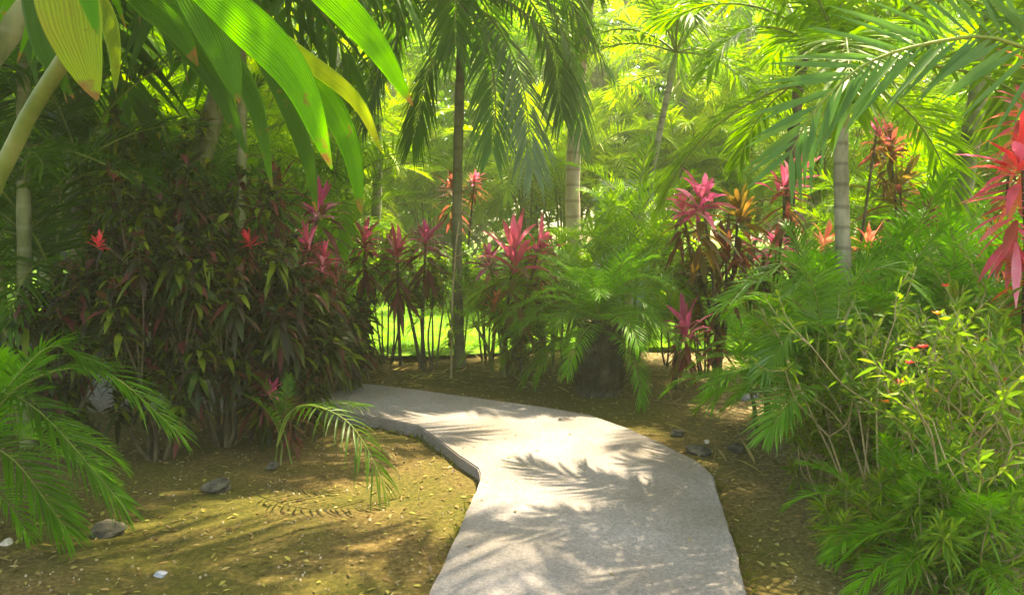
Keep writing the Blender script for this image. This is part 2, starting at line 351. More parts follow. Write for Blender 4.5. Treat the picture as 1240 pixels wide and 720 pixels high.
# lawn beyond the planting bed
lawn_pts = []
for q in range(60):
    x = -30 + q; lawn_pts.append((x, 8.9 + .35 * math.sin(x * 1.1) + .2 * math.sin(x * 3.1) + .05 * abs(x)))
lawn_pts += [(30, 60), (-30, 60)]
m_lawn = rough_mat('lawn_grass', (.07, .20, .008), (.12, .28, .010), (.20, .36, .015), scale=2.5, bump=1, bscale=60, bdist=.04)
tag(prism('lawn', lawn_pts, None, .035, m_lawn), kind='structure')
acc = Acc(); n = 26000
gx_ = R.uniform(-9, 9, n); gy_ = 9.1 + R.random(n) ** 1.6 * 12
d = np.stack([R.normal(0, .35, n), R.normal(0, .35, n), np.ones(n)], -1)
leaves(acc, np.stack([gx_, gy_, np.full(n, .03)], -1), d, np.stack([R.normal(0, 1, n), R.normal(0, 1, n), np.zeros(n)], -1), R.uniform(.05, .12, n), .012, .2, 2, fold=.1)
M['grass'] = G('grass_blade', [(.07, .20, .008), (.12, .28, .010), (.2, .34, .015)], (.30, .62, .012), noise=.6, tw=.5)
tag(link('grass', acc.mesh('grass', M['grass'])), 'bright sunlit lawn grass beyond the planting bed', 'grass', kind='stuff')

# ------------------------------------------------------------------ far wood
def blob_leaves(acc, centres, radii, n, L, Wd, up=.5, droop=.4, segs=2, shell=.55, mi=0, peak=.45, fold=.25):
    """leaves spread through lumpy crowns"""
    C = np.asarray([tuple(c) for c in centres], float); Rr = np.asarray(radii, float)
    if Rr.ndim == 1: Rr = np.repeat(Rr[:, None], 3, 1)
    wts = (Rr.prod(1)) ** (2 / 3); idx = R.choice(len(C), n, p=wts / wts.sum())
    d = nrm(R.normal(0, 1, (n, 3))); r = shell + (1 - shell) * R.random(n) ** .5
    B = C[idx] + d * Rr[idx] * r[:, None]
    D = nrm(d + R.normal(0, .6, (n, 3)) + np.array([0, 0, up]))
    leaves(acc, B, D, nrm(R.normal(0, .5, (n, 3)) + [0, 0, 1]), L * R.uniform(.6, 1.25, n), Wd * R.uniform(.7, 1.2, n), droop, segs, peak=peak, fold=fold, mi=mi)
acc = Acc(); cs = []; rs = []
for q in range(150):
    yy = R.uniform(30, 44); cs.append((R.uniform(-34, 34) , yy, R.uniform(.5, 15))); rr = R.uniform(1.6, 3.2); rs.append((rr * 1.3, rr, rr * .9))
blob_leaves(acc, cs, rs, 95000, .75, .30, segs=2, shell=.4)
tag(link('far_foliage', acc.mesh('far_foliage', M['bgtree'])), 'far off mass of sunlit green wood closing the view', 'woodland', kind='stuff')

# ------------------------------------------------------------------ palm fronds
def rach(Lr, e0, e1, n=16, sway=0.0, pw=1.3):
    t = np.linspace(0, 1, n); el = np.radians(e0 + (e1 - e0) * t ** pw); az = sway * t ** 1.5
    ds = Lr / (n - 1); P = np.zeros((n, 3))
    for q in range(1, n):
        P[q] = P[q - 1] + ds * np.array([math.cos(el[q]) * math.cos(az[q]), math.cos(el[q]) * math.sin(az[q]), math.sin(el[q])])
    return P
def build_frond(P, pairs, ll, lw, leafdroop=.35, vee=25, pet=.15, r0=.012, matl=None, segs=4, a0=68, a1=22, jit=.07, stalk=None, missing=0.0, up=(0, 0, 1), fold=.25, peak=.35, noside=None):
    acc = Acc(); P = np.asarray(P, float); n = len(P)
    s = np.concatenate([[0], np.cumsum(np.linalg.norm(np.diff(P, axis=0), axis=1))]); s /= s[-1]
    T = nrm(np.gradient(P, axis=0))
    tube(acc, P, np.linspace(r0, r0 * .2, n), 5, 1)
    for side in (-1, 1):
        if noside == side: continue
        t = pet + (1 - pet) * (np.arange(pairs) + .5 + R.uniform(-.25, .25, pairs)) / pairs
        t = t[R.random(pairs) > missing]; t = np.clip(t, 0, 1)
        B = np.stack([np.interp(t, s, P[:, q]) for q in range(3)], -1)
        Tt = nrm(np.stack([np.interp(t, s, T[:, q]) for q in range(3)], -1))
        S = nrm(np.cross(Tt, np.array(up, float))); Nn = nrm(np.cross(S, Tt))
        tt = (t - pet) / (1 - pet); ang = np.radians(a0 + (a1 - a0) * tt ** 1.2); v = math.radians(vee)
        D = Tt * np.cos(ang)[:, None] + (S * side * math.cos(v) + Nn * math.sin(v)) * np.sin(ang)[:, None]
        D = nrm(D + R.normal(0, jit, D.shape))
        Ls = ll * (.38 + .62 * np.sin(np.pi * np.clip(tt * .86 + .12, 0, 1)) ** .7) * R.uniform(.88, 1.08, len(t))
        leaves(acc, B, D, Nn + R.normal(0, .15, Nn.shape), Ls, lw * R.uniform(.8, 1.15, len(t)), leafdroop * R.uniform(.6, 1.4, len(t)), segs, peak=peak, fold=fold)
    return acc.mesh('frond', [matl or M['palm'], stalk or M['rachis']])
SPEC = {  # length, pairs, leaflet len, width, droop, vee
    'palm': dict(L=1.9, pairs=46, ll=.50, lw=.034, leafdroop=.30, vee=22, matl=M['palm'], r0=.016),
    'palm_dark': dict(L=1.9, pairs=44, ll=.52, lw=.034, leafdroop=.4, vee=18, matl=M['palm_dark'], r0=.016),
    'areca': dict(L=1.5, pairs=34, ll=.42, lw=.024, leafdroop=.25, vee=32, matl=M['areca'], r0=.010),
    'areca_yellow': dict(L=1.5, pairs=32, ll=.42, lw=.024, leafdroop=.25, vee=32, matl=M['areca_yellow'], r0=.010),
    'areca_green': dict(L=1.4, pairs=36, ll=.38, lw=.022, leafdroop=.25, vee=30, matl=M['fern'], r0=.009),
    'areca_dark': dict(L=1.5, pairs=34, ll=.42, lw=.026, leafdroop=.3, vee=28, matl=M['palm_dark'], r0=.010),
    'pygmy': dict(L=.95, pairs=52, ll=.20, lw=.010, leafdroop=.22, vee=14, matl=M['fern'], r0=.007),
    'coco': dict(L=3.0, pairs=60, ll=.85, lw=.045, leafdroop=.75, vee=5, matl=M['palm_blue'], r0=.022),
    'far': dict(L=2.4, pairs=30, ll=.62, lw=.06, leafdroop=.35, vee=18, matl=M['areca'], r0=.02, segs=2),
    'far_yellow': dict(L=2.4, pairs=30, ll=.62, lw=.06, leafdroop=.35, vee=18, matl=M['areca_yellow'], r0=.02, segs=2),
}
SPEC['broad'] = dict(L=1.5, pairs=9, ll=.62, lw=.095, leafdroop=.6, vee=6, matl=M['broad_dark'], r0=.014, segs=7, fold=.3, pet=.3)
FR = {}
for sp, kw in SPEC.items():
    kw = dict(kw); Lr = kw.pop('L'); lst = []
    for e0, e1 in [(82, 35), (70, 5), (56, -25), (40, -48), (18, -62), (-8, -75)]:
        lst.append((e0, build_frond(rach(Lr, e0, e1, sway=random.uniform(-.25, .25)), **kw)))
    FR[sp] = lst
GOLD = 2.39996
def crown(root, loc, sp, n, sc=1.0, az0=0.0, lo=5, hi=0, tilt=0.08, skip=None):
    for q in range(n):
        f = q / max(1, n - 1); k = int(round(hi + (lo - hi) * f)); k = min(5, max(0, k))
        az = az0 + q * GOLD + random.uniform(-.2, .2)
        if skip and skip(az % (2 * math.pi)): continue
        link('frond', FR[sp][k][1], root, loc, (random.uniform(-tilt, tilt), random.uniform(-tilt, tilt), az), sc * random.uniform(.85, 1.12))
def palm(name, label, base, top, r0, r1, sp, n, sc=1.0, tmat='trunk', shaft=.45, group=None, cat='palm', lo=5, hi=0, bend=0.06, az0=None, skip=None):
    base = Vector(base); top = Vector(top); root = empty(name, base, label, cat, group)
    t = top - base; side = Vector((random.uniform(-1, 1), random.uniform(-1, 1), 0)) * bend * t.length
    P = curve([(0, 0, -.05), t * .35 + side, t * .7 + side * .8, t], 24)
    nseg = len(P); rr = np.linspace(r0, r1, nseg); rr[0] *= 1.35; rr[1] *= 1.12
    rr = rr * (1 + .05 * np.sin(np.arange(nseg) * 2.1))
    acc = Acc(); tube(acc, P, rr, 12); link('trunk', acc.mesh('trunk', M[tmat]), root)
    tl = Vector(t)
    if shaft:
        dirn = Vector(P[-1] - P[-3]).normalized(); tl = t + dirn * shaft
        acc = Acc(); Q = [t + dirn * (shaft * u - .03) for u in (0, .1, .35, .7, 1, 1.15)]
        tube(acc, Q, np.array([1.05, 1.35, 1.25, 1.0, .7, .25]) * r1, 12); link('crownshaft', acc.mesh('crownshaft', M['shaft']), root)
    crown(root, tl, sp, n, sc, az0 if az0 is not None else random.uniform(0, 6), lo, hi, skip=skip)
    return root
def clump(name, label, base, nst, hgt_, spread, sp, nf=6, sc=1.0, group=None, cat='palm', hmin=.35, lo=4, r=.022, cm='cane'):
    root = empty(name, base, label, cat, group)
    for s in range(nst):
        az = s * GOLD + random.uniform(-.3, .3); h = hgt_ * random.uniform(hmin, 1.0); out = spread * (.3 + .7 * random.random()) * h / hgt_
        b = Vector((math.cos(az), math.sin(az), 0)); p0 = b * random.uniform(.03, .16); p2 = b * out + Vector((0, 0, h))
        P = curve([p0 + Vector((0, 0, -.03)), p0.lerp(p2, .5) - b * out * .12, p2], 10)
        acc = Acc(); tube(acc, P, np.linspace(r, r * .6, len(P)), 7); link('stem', acc.mesh('stem', M[cm]), root)
        crown(root, p2, sp, nf, sc, random.uniform(0, 6), lo=lo)
    return root

# ------------------------------------------------------------------ cordylines, crotons, shrubs
def rosette(n, L, Wd, hi=80, lo=-10, droop=.45, matl=None, name='leaf_rosette', zspan=.12, segs=5):
    acc = Acc(); f = np.arange(n) / n
    az = np.arange(n) * GOLD + R.normal(0, .15, n); el = np.radians(hi + (lo - hi) * f + R.normal(0, 7, n))
    D = np.stack([np.cos(el) * np.cos(az), np.cos(el) * np.sin(az), np.sin(el)], -1)
    Uv = np.stack([-np.sin(el) * np.cos(az), -np.sin(el) * np.sin(az), np.cos(el)], -1)
    B = np.stack([np.cos(az) * .012, np.sin(az) * .012, -f * zspan], -1)
    leaves(acc, B, D, Uv + R.normal(0, .12, Uv.shape), L * R.uniform(.5, 1.15, n) * (.75 + .25 * np.sin(np.pi * (f * .8 + .2))), Wd * R.uniform(.8, 1.15, n), droop * R.uniform(.3, 1.3, n), segs, peak=.5, fold=.28, base=.3)
    return acc.mesh(name, matl)
ROS = {}
def get_ros(col, kind):
    key = (col, kind)
    if key not in ROS:
        if kind == 'top': ROS[key] = [rosette(n_, .44, .062, 86, e_, d_, M[col], zspan=.22) for n_, e_, d_ in ((26, 12, .4), (34, 0, .5), (20, 22, .35))]
        else: ROS[key] = [rosette(n_, .44, .07, 35, -55, .5, M[col], 'lower_leaves', z_) for n_, z_ in ((34, .6), (26, .45))]
    return ROS[key]
def cordyline(label, base, heads, group='cordylines in the planting beds'):
    """heads: (world point, colour, lower colour, size)"""
    base = Vector(base); root = empty('cordyline', base, label, 'cordyline', group)
    fork = Vector((0, 0, .12))
    for hp, c, c2, s in heads:
        p = Vector(hp) - base; m1 = Vector((p.x * .45 + random.uniform(-.05, .05), p.y * .45 + random.uniform(-.05, .05), p.z * .5))
        acc = Acc(); P = curve([Vector((random.uniform(-.04, .04), random.uniform(-.04, .04), -.05)), m1, p], 10); tube(acc, P, np.linspace(.022, .011, len(P)), 7)
        link('stem', acc.mesh('stem', M['bark_dark']), root)
        if s > 0:
            link('leaf_rosette', random.choice(get_ros(c, 'top')), root, p, (random.uniform(-.45, .45), random.uniform(-.45, .45), random.uniform(0, 6)), s * random.uniform(.85, 1.2))
            if c2: link('lower_leaves', random.choice(get_ros(c2, 'low')), root, p - Vector((0, 0, .08 * s)), (0, 0, random.uniform(0, 6)), s)
    return root
def bush(name, label, base, rx, rz, z0, nsh, nl, L, Wd, mkey, cat='shrub', group=None, stem='bark_dark', sr=.014, droop=.5, ry=None):
    """stems reaching to shoot tips, whorls of leaves round each tip"""
    ry = ry or rx; root = empty(name, base, label, cat, group); acc = Acc(); sa = Acc()
    nb = max(4, nsh // 6); forks = []
    for k in range(nb):
        az_ = k * 2 * math.pi / nb + random.uniform(-.3, .3); q_ = random.uniform(.2, .5)
        fk = np.array([math.cos(az_) * rx * q_, math.sin(az_) * ry * q_, z0 * .75 + rz * random.uniform(.1, .5)]); forks.append(fk)
        b_ = np.array([math.cos(az_) * .06, math.sin(az_) * .06, -.04]); P = curve([b_, b_ * .5 + fk * .5 + R.normal(0, .03, 3), fk], 8); tube(sa, P, np.linspace(sr * 1.3, sr * .8, len(P)), 6)
    for s in range(nsh):
        d = nrm(R.normal(0, 1, 3)); rr = R.random() ** .4
        tip = np.array([d[0] * rx * rr, d[1] * ry * rr, z0 + rz + d[2] * rz * rr])
        b = min(forks, key=lambda f_: np.linalg.norm(f_ - tip)); mid = b * .5 + tip * .5 + np.array([0, 0, -.04]) + R.normal(0, .03, 3)
        P = curve([b, mid, tip], 8); tube(sa, P, np.linspace(sr * .6, sr * .25, len(P)), 5)
        ax = nrm(P[-1] - P[-3]); f = R.random(nl)
        seg = .30 * min(1, rz)
        B = tip - ax * (f * seg)[:, None]; az = np.arange(nl) * GOLD
        a1 = nrm(np.cross(ax, [.3, .2, 1.0])); a2 = np.cross(ax, a1)
        el = np.radians(70 - 80 * f + R.normal(0, 12, nl))
        D = (a1 * np.cos(az)[:, None] + a2 * np.sin(az)[:, None]) * np.cos(el)[:, None] + ax * np.sin(el)[:, None]
        leaves(acc, B, D, ax + R.normal(0, .25, (nl, 3)), L * R.uniform(.65, 1.15, nl), Wd * R.uniform(.75, 1.2, nl), droop * R.uniform(.3, 1.4, nl), 4, peak=.5, fold=.25, base=.15)
    link('stem', sa.mesh('stem', M[stem]), root); link('foliage', acc.mesh('foliage', M[mkey]), root)
    return root

# ================================================================== THE GARDEN
PG = 'tall palms standing along the path'
# --- palm with the drooping crown beyond the bend (dark trunk, centre)
Pa = palm('palm_tree', 'dark trunked palm behind the path bend with large crown of hanging blue green fronds', (gx(556, 8.3), 8.3, 0), at(562, -10, 8.3), .058, .05, 'palm_dark', 22, 1.15, 'bark_mid', .5, PG, lo=5, hi=2, bend=.012)
# --- pale pink trunk
palm('palm_tree', 'slim palm with pale pinkish trunk rising behind the round bushy date palm', (gx(712, 9.6), 9.6, 0), at(716, -35, 9.6), .10, .09, 'palm', 13, 1.1, 'trunk_pink', .5, PG)
# --- thin leaning
palm('palm_tree', 'thin grey palm leaning right between the pale pink trunk and the magenta cordyline', (gx(752, 9.0), 9.0, 0), at(812, 95, 9.0), .05, .035, 'palm', 10, .9, 'trunk', .3, PG, bend=.02)
# --- hero palm on the right
hb = (gx(1050, 5.1), 5.1, 0); ht = at(1018, 150, 5.1)
palm('palm_tree', 'grey green ringed palm in front right with low feathery crown over the bushy young palms', hb, ht, .060, .046, 'palm', 17, .82, 'trunk', .32, PG, bend=.02, az0=2.2)
palm('palm_tree', 'palm with leaning grey green trunk behind the red cordyline at the right edge', (gx(1128, 5.9), 5.9, 0), at(1212, -60, 6.4), .085, .065, 'palm', 14, 1.2, 'trunk_green', .5, PG, bend=.02)
palm('palm_tree', 'dark slender palm trunk seen between the two grey green trunks on the right', (gx(985, 8.6), 8.6, 0), at(1000, -60, 8.8), .08, .06, 'palm_dark', 12, 1.2, 'bark_dark', .5, PG)
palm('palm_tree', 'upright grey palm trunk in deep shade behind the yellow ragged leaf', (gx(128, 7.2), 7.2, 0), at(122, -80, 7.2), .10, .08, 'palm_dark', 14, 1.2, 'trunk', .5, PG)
palm('palm_tree', 'tall palm whose pale thin trunk shows above the left pink cordyline heads', (gx(430, 10.5), 10.5, 0), at(442, -15, 10.5), .08, .06, 'palm_dark', 14, 1.2, 'trunk', .5, PG)

# --- a palm out of the frame at the right: its long frond arches over the corner
def bespoke(root, pts, **kw):
    P = curve([Vector(p) - root.location for p in pts], 22)
    o = link('frond', build_frond(P, **kw), root); return o
rb = Vector((3.6, 3.7, 0))
rt = palm('palm_tree', 'palm at the right edge whose long arching frond spans the upper right corner', rb, (3.55, 3.65, 3.3), .09, .07, 'palm', 11, 1.1, 'trunk', .4, PG, skip=lambda a: 2.2 < a < 4.4)
bespoke(rt, [(3.55, 3.65, 3.7), at(1330, 40, 3.6), at(1180, 44, 3.6), at(1060, 72, 3.6), at(990, 130, 3.6), at(955, 190, 3.6)], pairs=48, ll=.56, lw=.030, leafdroop=.06, vee=8, pet=.2, r0=.014, matl=M['palm_blue'], a0=60, a1=25, up=(0, -1, .3), noside=None)

# --- hanging fronds of the centre palm
croot = Pa; ct = at(560, 5, 8.3)
for pts, mk, dr in [([(562, 0), (600, 30), (632, 100), (645, 205)], 'silver', .95), ([(560, 0), (520, 10), (470, 60), (440, 150)], 'palm_blue', .7),
                    ([(562, 0), (640, -20), (690, 60), (705, 170)], 'palm_blue', .8), ([(560, 0), (540, 40), (515, 100), (500, 170)], 'palm_dark', .9),
                    ([(560, 0), (500, -25), (420, -5), (350, 60)], 'palm_blue', .6), ([(562, 0), (620, -40), (680, -10), (740, 90)], 'palm_blue', .7), ([(560, 0), (500, 5), (445, 30), (395, 110)], 'palm_dark', .7), ([(562, 0), (610, 0), (665, 50), (680, 140)], 'palm_dark', .7), ([(562, 0), (590, 60), (600, 120), (596, 180)], 'palm_blue', .9)]:
    Yc = 8.3; dz = random.uniform(-.9, -.2)
    bespoke(croot, [at(x, y, Yc + dz * q / 3) for q, (x, y) in enumerate(pts)], pairs=46, ll=.50, lw=.032, leafdroop=dr * .6, vee=4, pet=.08, r0=.018, matl=M[mk])

# --- broad leaved palm overhead on the left
bl = Vector((gx(-70, 2.9), 2.9, 0))
br = empty('broad_leaved_palm', bl, 'near palm with leaning green stem and big broad drooping leaves top left', 'palm', PG)
acc = Acc(); P = curve([Vector((0, 0, -.05)), at(-30, 330, 2.9) - bl, at(20, 170, 2.9) - bl, at(95, 45, 2.8) - bl, at(170, -80, 2.6) - bl], 16)
tube(acc, P, np.linspace(.034, .026, len(P)), 12); link('trunk', acc.mesh('trunk', M['cane']), br)
def blade(pts, w, mk, droop=0, name='leaf_blade', fold=.18, waver=.0):
    """one pleated blade along a curve"""
    C = curve([Vector(p) - bl for p in pts], 16); n = len(C); T = nrm(np.gradient(C, axis=0))
    view = nrm(C + np.array(bl) - np.array([0, 0, EYE])); S = nrm(np.cross(T, -view) + np.array([0, .35, .0])); Nn = np.cross(S, T)
    u = np.linspace(0, 1, n); p = np.maximum(np.sin(np.pi * u ** .85) ** .7, .04) * w / 2
    K = 9; cols = np.linspace(-1, 1, K)
    V = np.stack([C + S * (p * c)[:, None] + Nn * (abs(c) * fold * p + (.006 if q % 2 else -.002) * np.sin(np.pi * u))[:, None] for q, c in enumerate(cols)], 1)
    V = V + (R.normal(0, 1, (n, 1, 1)) * waver)
    q = [[i * K + j, i * K + j + 1, (i + 1) * K + j + 1, (i + 1) * K + j] for i in range(n - 1) for j in range(K - 1)]
    a = Acc(); a.add(V.reshape(-1, 3), q, 0, np.stack(np.broadcast_arrays((cols[None] + 1) / 2, u[:, None]), -1).reshape(-1, 2)); return link(name, a.mesh(name, M[mk]), br)
for pts, Yb, w, mk in [
    ([(300, -90), (385, -20), (452, 50), (500, 128)], 2.3, .105, 'broad'),
    ([(190, -60), (290, 20), (360, 95), (402, 205)], 2.5, .15, 'broad'),
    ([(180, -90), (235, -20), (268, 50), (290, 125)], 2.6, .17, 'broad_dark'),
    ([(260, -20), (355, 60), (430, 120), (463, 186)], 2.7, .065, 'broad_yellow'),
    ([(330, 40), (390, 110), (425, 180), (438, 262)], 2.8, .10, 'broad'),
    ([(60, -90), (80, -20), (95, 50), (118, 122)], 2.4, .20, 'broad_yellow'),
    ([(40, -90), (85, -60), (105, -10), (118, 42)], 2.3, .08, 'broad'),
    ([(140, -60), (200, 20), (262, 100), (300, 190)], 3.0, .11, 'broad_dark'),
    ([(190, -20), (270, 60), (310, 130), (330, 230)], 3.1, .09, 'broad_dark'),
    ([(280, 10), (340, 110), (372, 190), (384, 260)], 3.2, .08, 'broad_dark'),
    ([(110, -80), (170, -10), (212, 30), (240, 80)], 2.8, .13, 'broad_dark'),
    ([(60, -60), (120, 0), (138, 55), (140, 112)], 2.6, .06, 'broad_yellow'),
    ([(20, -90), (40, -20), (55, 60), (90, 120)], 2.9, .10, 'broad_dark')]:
    blade([at(x, y, Yb) for x, y in pts], w, mk)
acc = Acc(); top = at(170, -80, 2.6) - bl
for tx, ty, tY in [(300, -90, 2.3), (190, -60, 2.5), (60, -90, 2.4), (260, -20, 2.7), (330, 40, 2.8), (40, -90, 2.3), (140, -60, 3.0), (190, -20, 3.1), (280, 10, 3.2), (180, -90, 2.6), (110, -80, 2.8), (60, -60, 2.6), (20, -90, 2.9)]:
    tube(acc, curve([top, (top + at(tx, ty, tY) - bl) / 2 + Vector((0, 0, .06)), at(tx, ty, tY) - bl], 6), .008, 5)
link('leaf_stalk', acc.mesh('leaf_stalk', M['rachis']), br)
crown(br, top + Vector((0, 0, .1)), 'broad', 12, .8, 1.0, lo=3, hi=0, skip=lambda q: q < .7 or q > 5.2)

palm('broad_leaved_palm', 'second broad leaved palm further back, dark drooping leaves above the crotons', (gx(262, 6.3), 6.3, 0), at(290, -20, 6.2), .045, .035, 'broad', 16, 1.0, 'trunk_green', .25, PG, bend=.03, lo=5, hi=2)
palm('broad_leaved_palm', 'broad leaved palm at the left edge behind the near leaning stem', (gx(20, 5.2), 5.2, 0), at(30, -30, 5.2), .05, .04, 'broad', 15, 1.0, 'trunk_green', .25, PG, bend=.03, lo=5, hi=2)

# --- round date palm by the path bend
pb = Vector((gx(728, 6.9), 6.95, 0)); pr = empty('date_palm', pb, 'bushy date palm with thick dark fibrous base on the far side of the bend', 'palm')
acc = Acc(); zz = np.linspace(-.05, .68, 30); tube(acc, [(.02 * math.sin(z * 9), .015 * math.cos(z * 7), z) for z in zz], np.interp(zz, [-.05, .1, .4, .55, .68], [.22, .18, .20, .15, .06]) * (1 + .05 * np.sin(zz * 60)), 22)
n = 900; f = R.random(n); az = R.uniform(0, 6.28, n)
rr = .19 - .05 * f
leaves(acc, np.stack([np.cos(az) * rr, np.sin(az) * rr, .02 + .58 * f], -1), np.stack([np.cos(az) * .5, np.sin(az) * .5, R.uniform(.3, 1.2, n)], -1), np.stack([np.cos(az), np.sin(az), np.zeros(n)], -1), .14, .035, .1, 2)
link('trunk', acc.mesh('trunk', M['fibre']), pr)
crown(pr, Vector((0, 0, .62)), 'pygmy', 34, 1.05, 0, lo=5, hi=0, tilt=.2)
crown(pr, Vector((0, 0, .75)), 'areca_green', 12, .62, 1, lo=4, hi=1, tilt=.2)

# --- clumps right
CG = 'areca palm clumps'
def ar(label, px, Y, *a, **k): return clump('areca_palm', label, (gx(px, Y), Y, 0), *a, group=CG, **k)
ar('low areca clump with glossy arching fronds left of the front right palm trunk', 985, 5.3, 7, .75, .3, 'areca_green', nf=5, sc=.55)
fan = [o for o in bpy.data.objects if o.get('label', '').startswith('low areca clump with glossy')][0]
for pts, yb in [([(985, 470), (992, 380), (965, 318), (905, 345)], 4.9), ([(1000, 470), (1000, 400), (960, 400), (925, 450)], 4.7), ([(1010, 470), (1015, 370), (985, 330), (950, 355)], 5.0),
            ([(990, 480), (985, 400), (930, 340), (868, 375)], 5.1), ([(1005, 480), (1030, 350), (1075, 325), (1120, 360)], 4.9), ([(995, 500), (985, 470), (960, 480), (930, 525)], 4.6)]:
    bespoke(fan, [at(x, y, yb - .45 - .1 * q) for q, (x, y) in enumerate(pts)], pairs=36, ll=.24, lw=.017, leafdroop=.2, vee=20, pet=.35, r0=.007, matl=M['glossy'])
ar('dense low areca clump around the foot of the front right palm', 1080, 5.0, 9, .95, .45, 'areca_green', nf=5, sc=.6)
ar('areca clump between the two grey green trunks, fresh green', 1130, 5.6, 9, 1.15, .5, 'areca_green', nf=5, sc=.65)
ar('areca clump at the right edge below the red cordyline', 1215, 5.2, 8, 1.05, .4, 'areca_green', nf=5, sc=.65)
ar('small areca with single arching frond beside the pale soil patch', 930, 5.7, 4, .38, .2, 'areca_green', nf=5, sc=.55)
ar('yellowish areca clump behind the right hand palm trunks', 1075, 8.4, 9, 1.9, .6, 'areca', nf=6, sc=.9)
ar('airy areca clump growing behind the bushy date palm', 760, 8.6, 9, 1.6, .6, 'areca', nf=6, sc=.8)
ar('yellow green areca left of the bushy date palm', 672, 8.2, 8, .95, .5, 'areca', nf=5, sc=.62)
ar('knee high areca tufts between the dark palm trunk and the date palm', 612, 7.9, 6, .55, .35, 'areca', nf=5, sc=.5)
# --- left near areca
ar('near areca at the left edge with fresh green fronds arching over the moss', -70, 3.7, 6, .45, .25, 'areca_green', nf=4, sc=.45)
lr = bpy.data.objects['areca_palm.009'] if 'areca_palm.009' in bpy.data.objects else bpy.data.objects['areca_palm']
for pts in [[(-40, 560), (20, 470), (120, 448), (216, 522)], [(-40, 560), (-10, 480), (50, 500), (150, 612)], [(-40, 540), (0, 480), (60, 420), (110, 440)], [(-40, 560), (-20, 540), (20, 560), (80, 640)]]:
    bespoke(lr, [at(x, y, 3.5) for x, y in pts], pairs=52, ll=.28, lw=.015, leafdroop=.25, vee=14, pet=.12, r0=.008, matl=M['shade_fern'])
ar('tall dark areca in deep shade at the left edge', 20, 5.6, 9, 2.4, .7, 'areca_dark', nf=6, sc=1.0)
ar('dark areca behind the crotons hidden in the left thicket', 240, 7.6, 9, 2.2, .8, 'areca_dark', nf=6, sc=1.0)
ar('areca between the dark crotons and the first pink cordylines', 400, 8.8, 8, 2.3, .6, 'areca', nf=6, sc=1.0)
yr = clump('young_palm', 'small young palm by the crotons, one frond hanging over the moss beside the path', (gx(335, 4.9), 4.9, 0), 3, .25, .04, 'areca_dark', nf=1, sc=.3, r=.007)
yr['category'] = 'palm'
bespoke(yr, [at(335, 540, 4.7), at(360, 492, 4.5), at(418, 508, 4.3), at(458, 570, 4.2), at(480, 640, 4.2)], pairs=26, ll=.24, lw=.015, leafdroop=.45, vee=5, pet=.3, r0=.006, matl=M['palm_dark'])
bespoke(yr, [at(335, 540, 4.7), at(350, 500, 4.7), at(390, 488, 4.7), at(440, 490, 4.6)], pairs=20, ll=.22, lw=.014, leafdroop=.3, vee=5, pet=.3, r0=.006, matl=M['palm_dark'])

# --- crotons (dark mass on the left)
KG = 'dark crotons on the left of the path'
for lab, px, Y, rx, rz, z0, ns, mk in [
    ('tall dark croton, leftmost, its foot beside the near areca', 82, 4.8, .42, .55, .25, 30, 'croton'),
    ('dark burgundy croton with yellow flecked leaves below the broad leaved palm', 180, 5.0, .55, .95, .25, 56, 'croton'),
    ('widest dark croton in the middle of the left thicket', 262, 5.3, .6, .98, .25, 64, 'croton'),
    ('dark croton closest to the path, leaves overhanging the bend', 345, 5.5, .42, .66, .12, 52, 'croton'),
    ('yellow green speckled croton behind the dark ones at top left', 200, 6.6, .75, .8, 1.1, 46, 'croton_green'),
    ('narrow croton leaning over the path at the left end of the bend', 385, 6.6, .38, .5, .08, 40, 'croton'),
    ('low dark croton at the far edge of the path, next to the pink cordylines', 412, 7.9, .45, .36, .12, 34, 'croton')]:
    bush('croton', lab, (gx(px, Y), Y, 0), rx, rz, z0, int(ns * 1.05), 40, .12 + .0002 * px, .036 + .00004 * px, mk, group=KG, droop=.85)

# --- shrubs on the far bed
SG = 'thin stemmed shrubs in the bed beyond the path'
for lab, px, Y, rx, rz, z0, ns, mk in [
    ('leafy shrub under the left pair of pink cordyline heads', 465, 8.4, .42, .34, .72, 26, 'shrub'),
    ('thin stemmed shrub left of the dark palm trunk', 520, 8.1, .35, .32, .70, 22, 'croton_green'),
    ('yellow green shrub right of the dark palm trunk', 590, 8.5, .38, .32, .70, 24, 'shrub'),
    ('low shrub in the shade left of the date palm', 640, 7.7, .3, .25, .1, 18, 'croton_green'),
    ('shrub with bare grey stems below the magenta cordyline', 860, 7.6, .45, .34, .72, 24, 'croton_green'),
    ('spreading yellow green shrub between the two groups of pink cordylines', 555, 9.2, .5, .34, .75, 26, 'shrub'),
    ('low yellow green shrub behind the leftmost pink cordylines', 425, 9.4, .6, .5, .4, 32, 'shrub'),
    ('low shrub below the bronze cordyline at the right', 935, 8.0, .45, .4, .55, 28, 'shrub'),
    ('leafy shrub at the lawn edge right of the date palm', 815, 8.3, .4, .3, .5, 22, 'shrub')]:
    bush('shrub', lab, (gx(px, Y), Y, 0), rx, rz, z0, int(ns * 1.5), 26, .10, .03, mk, group=SG, sr=.010)

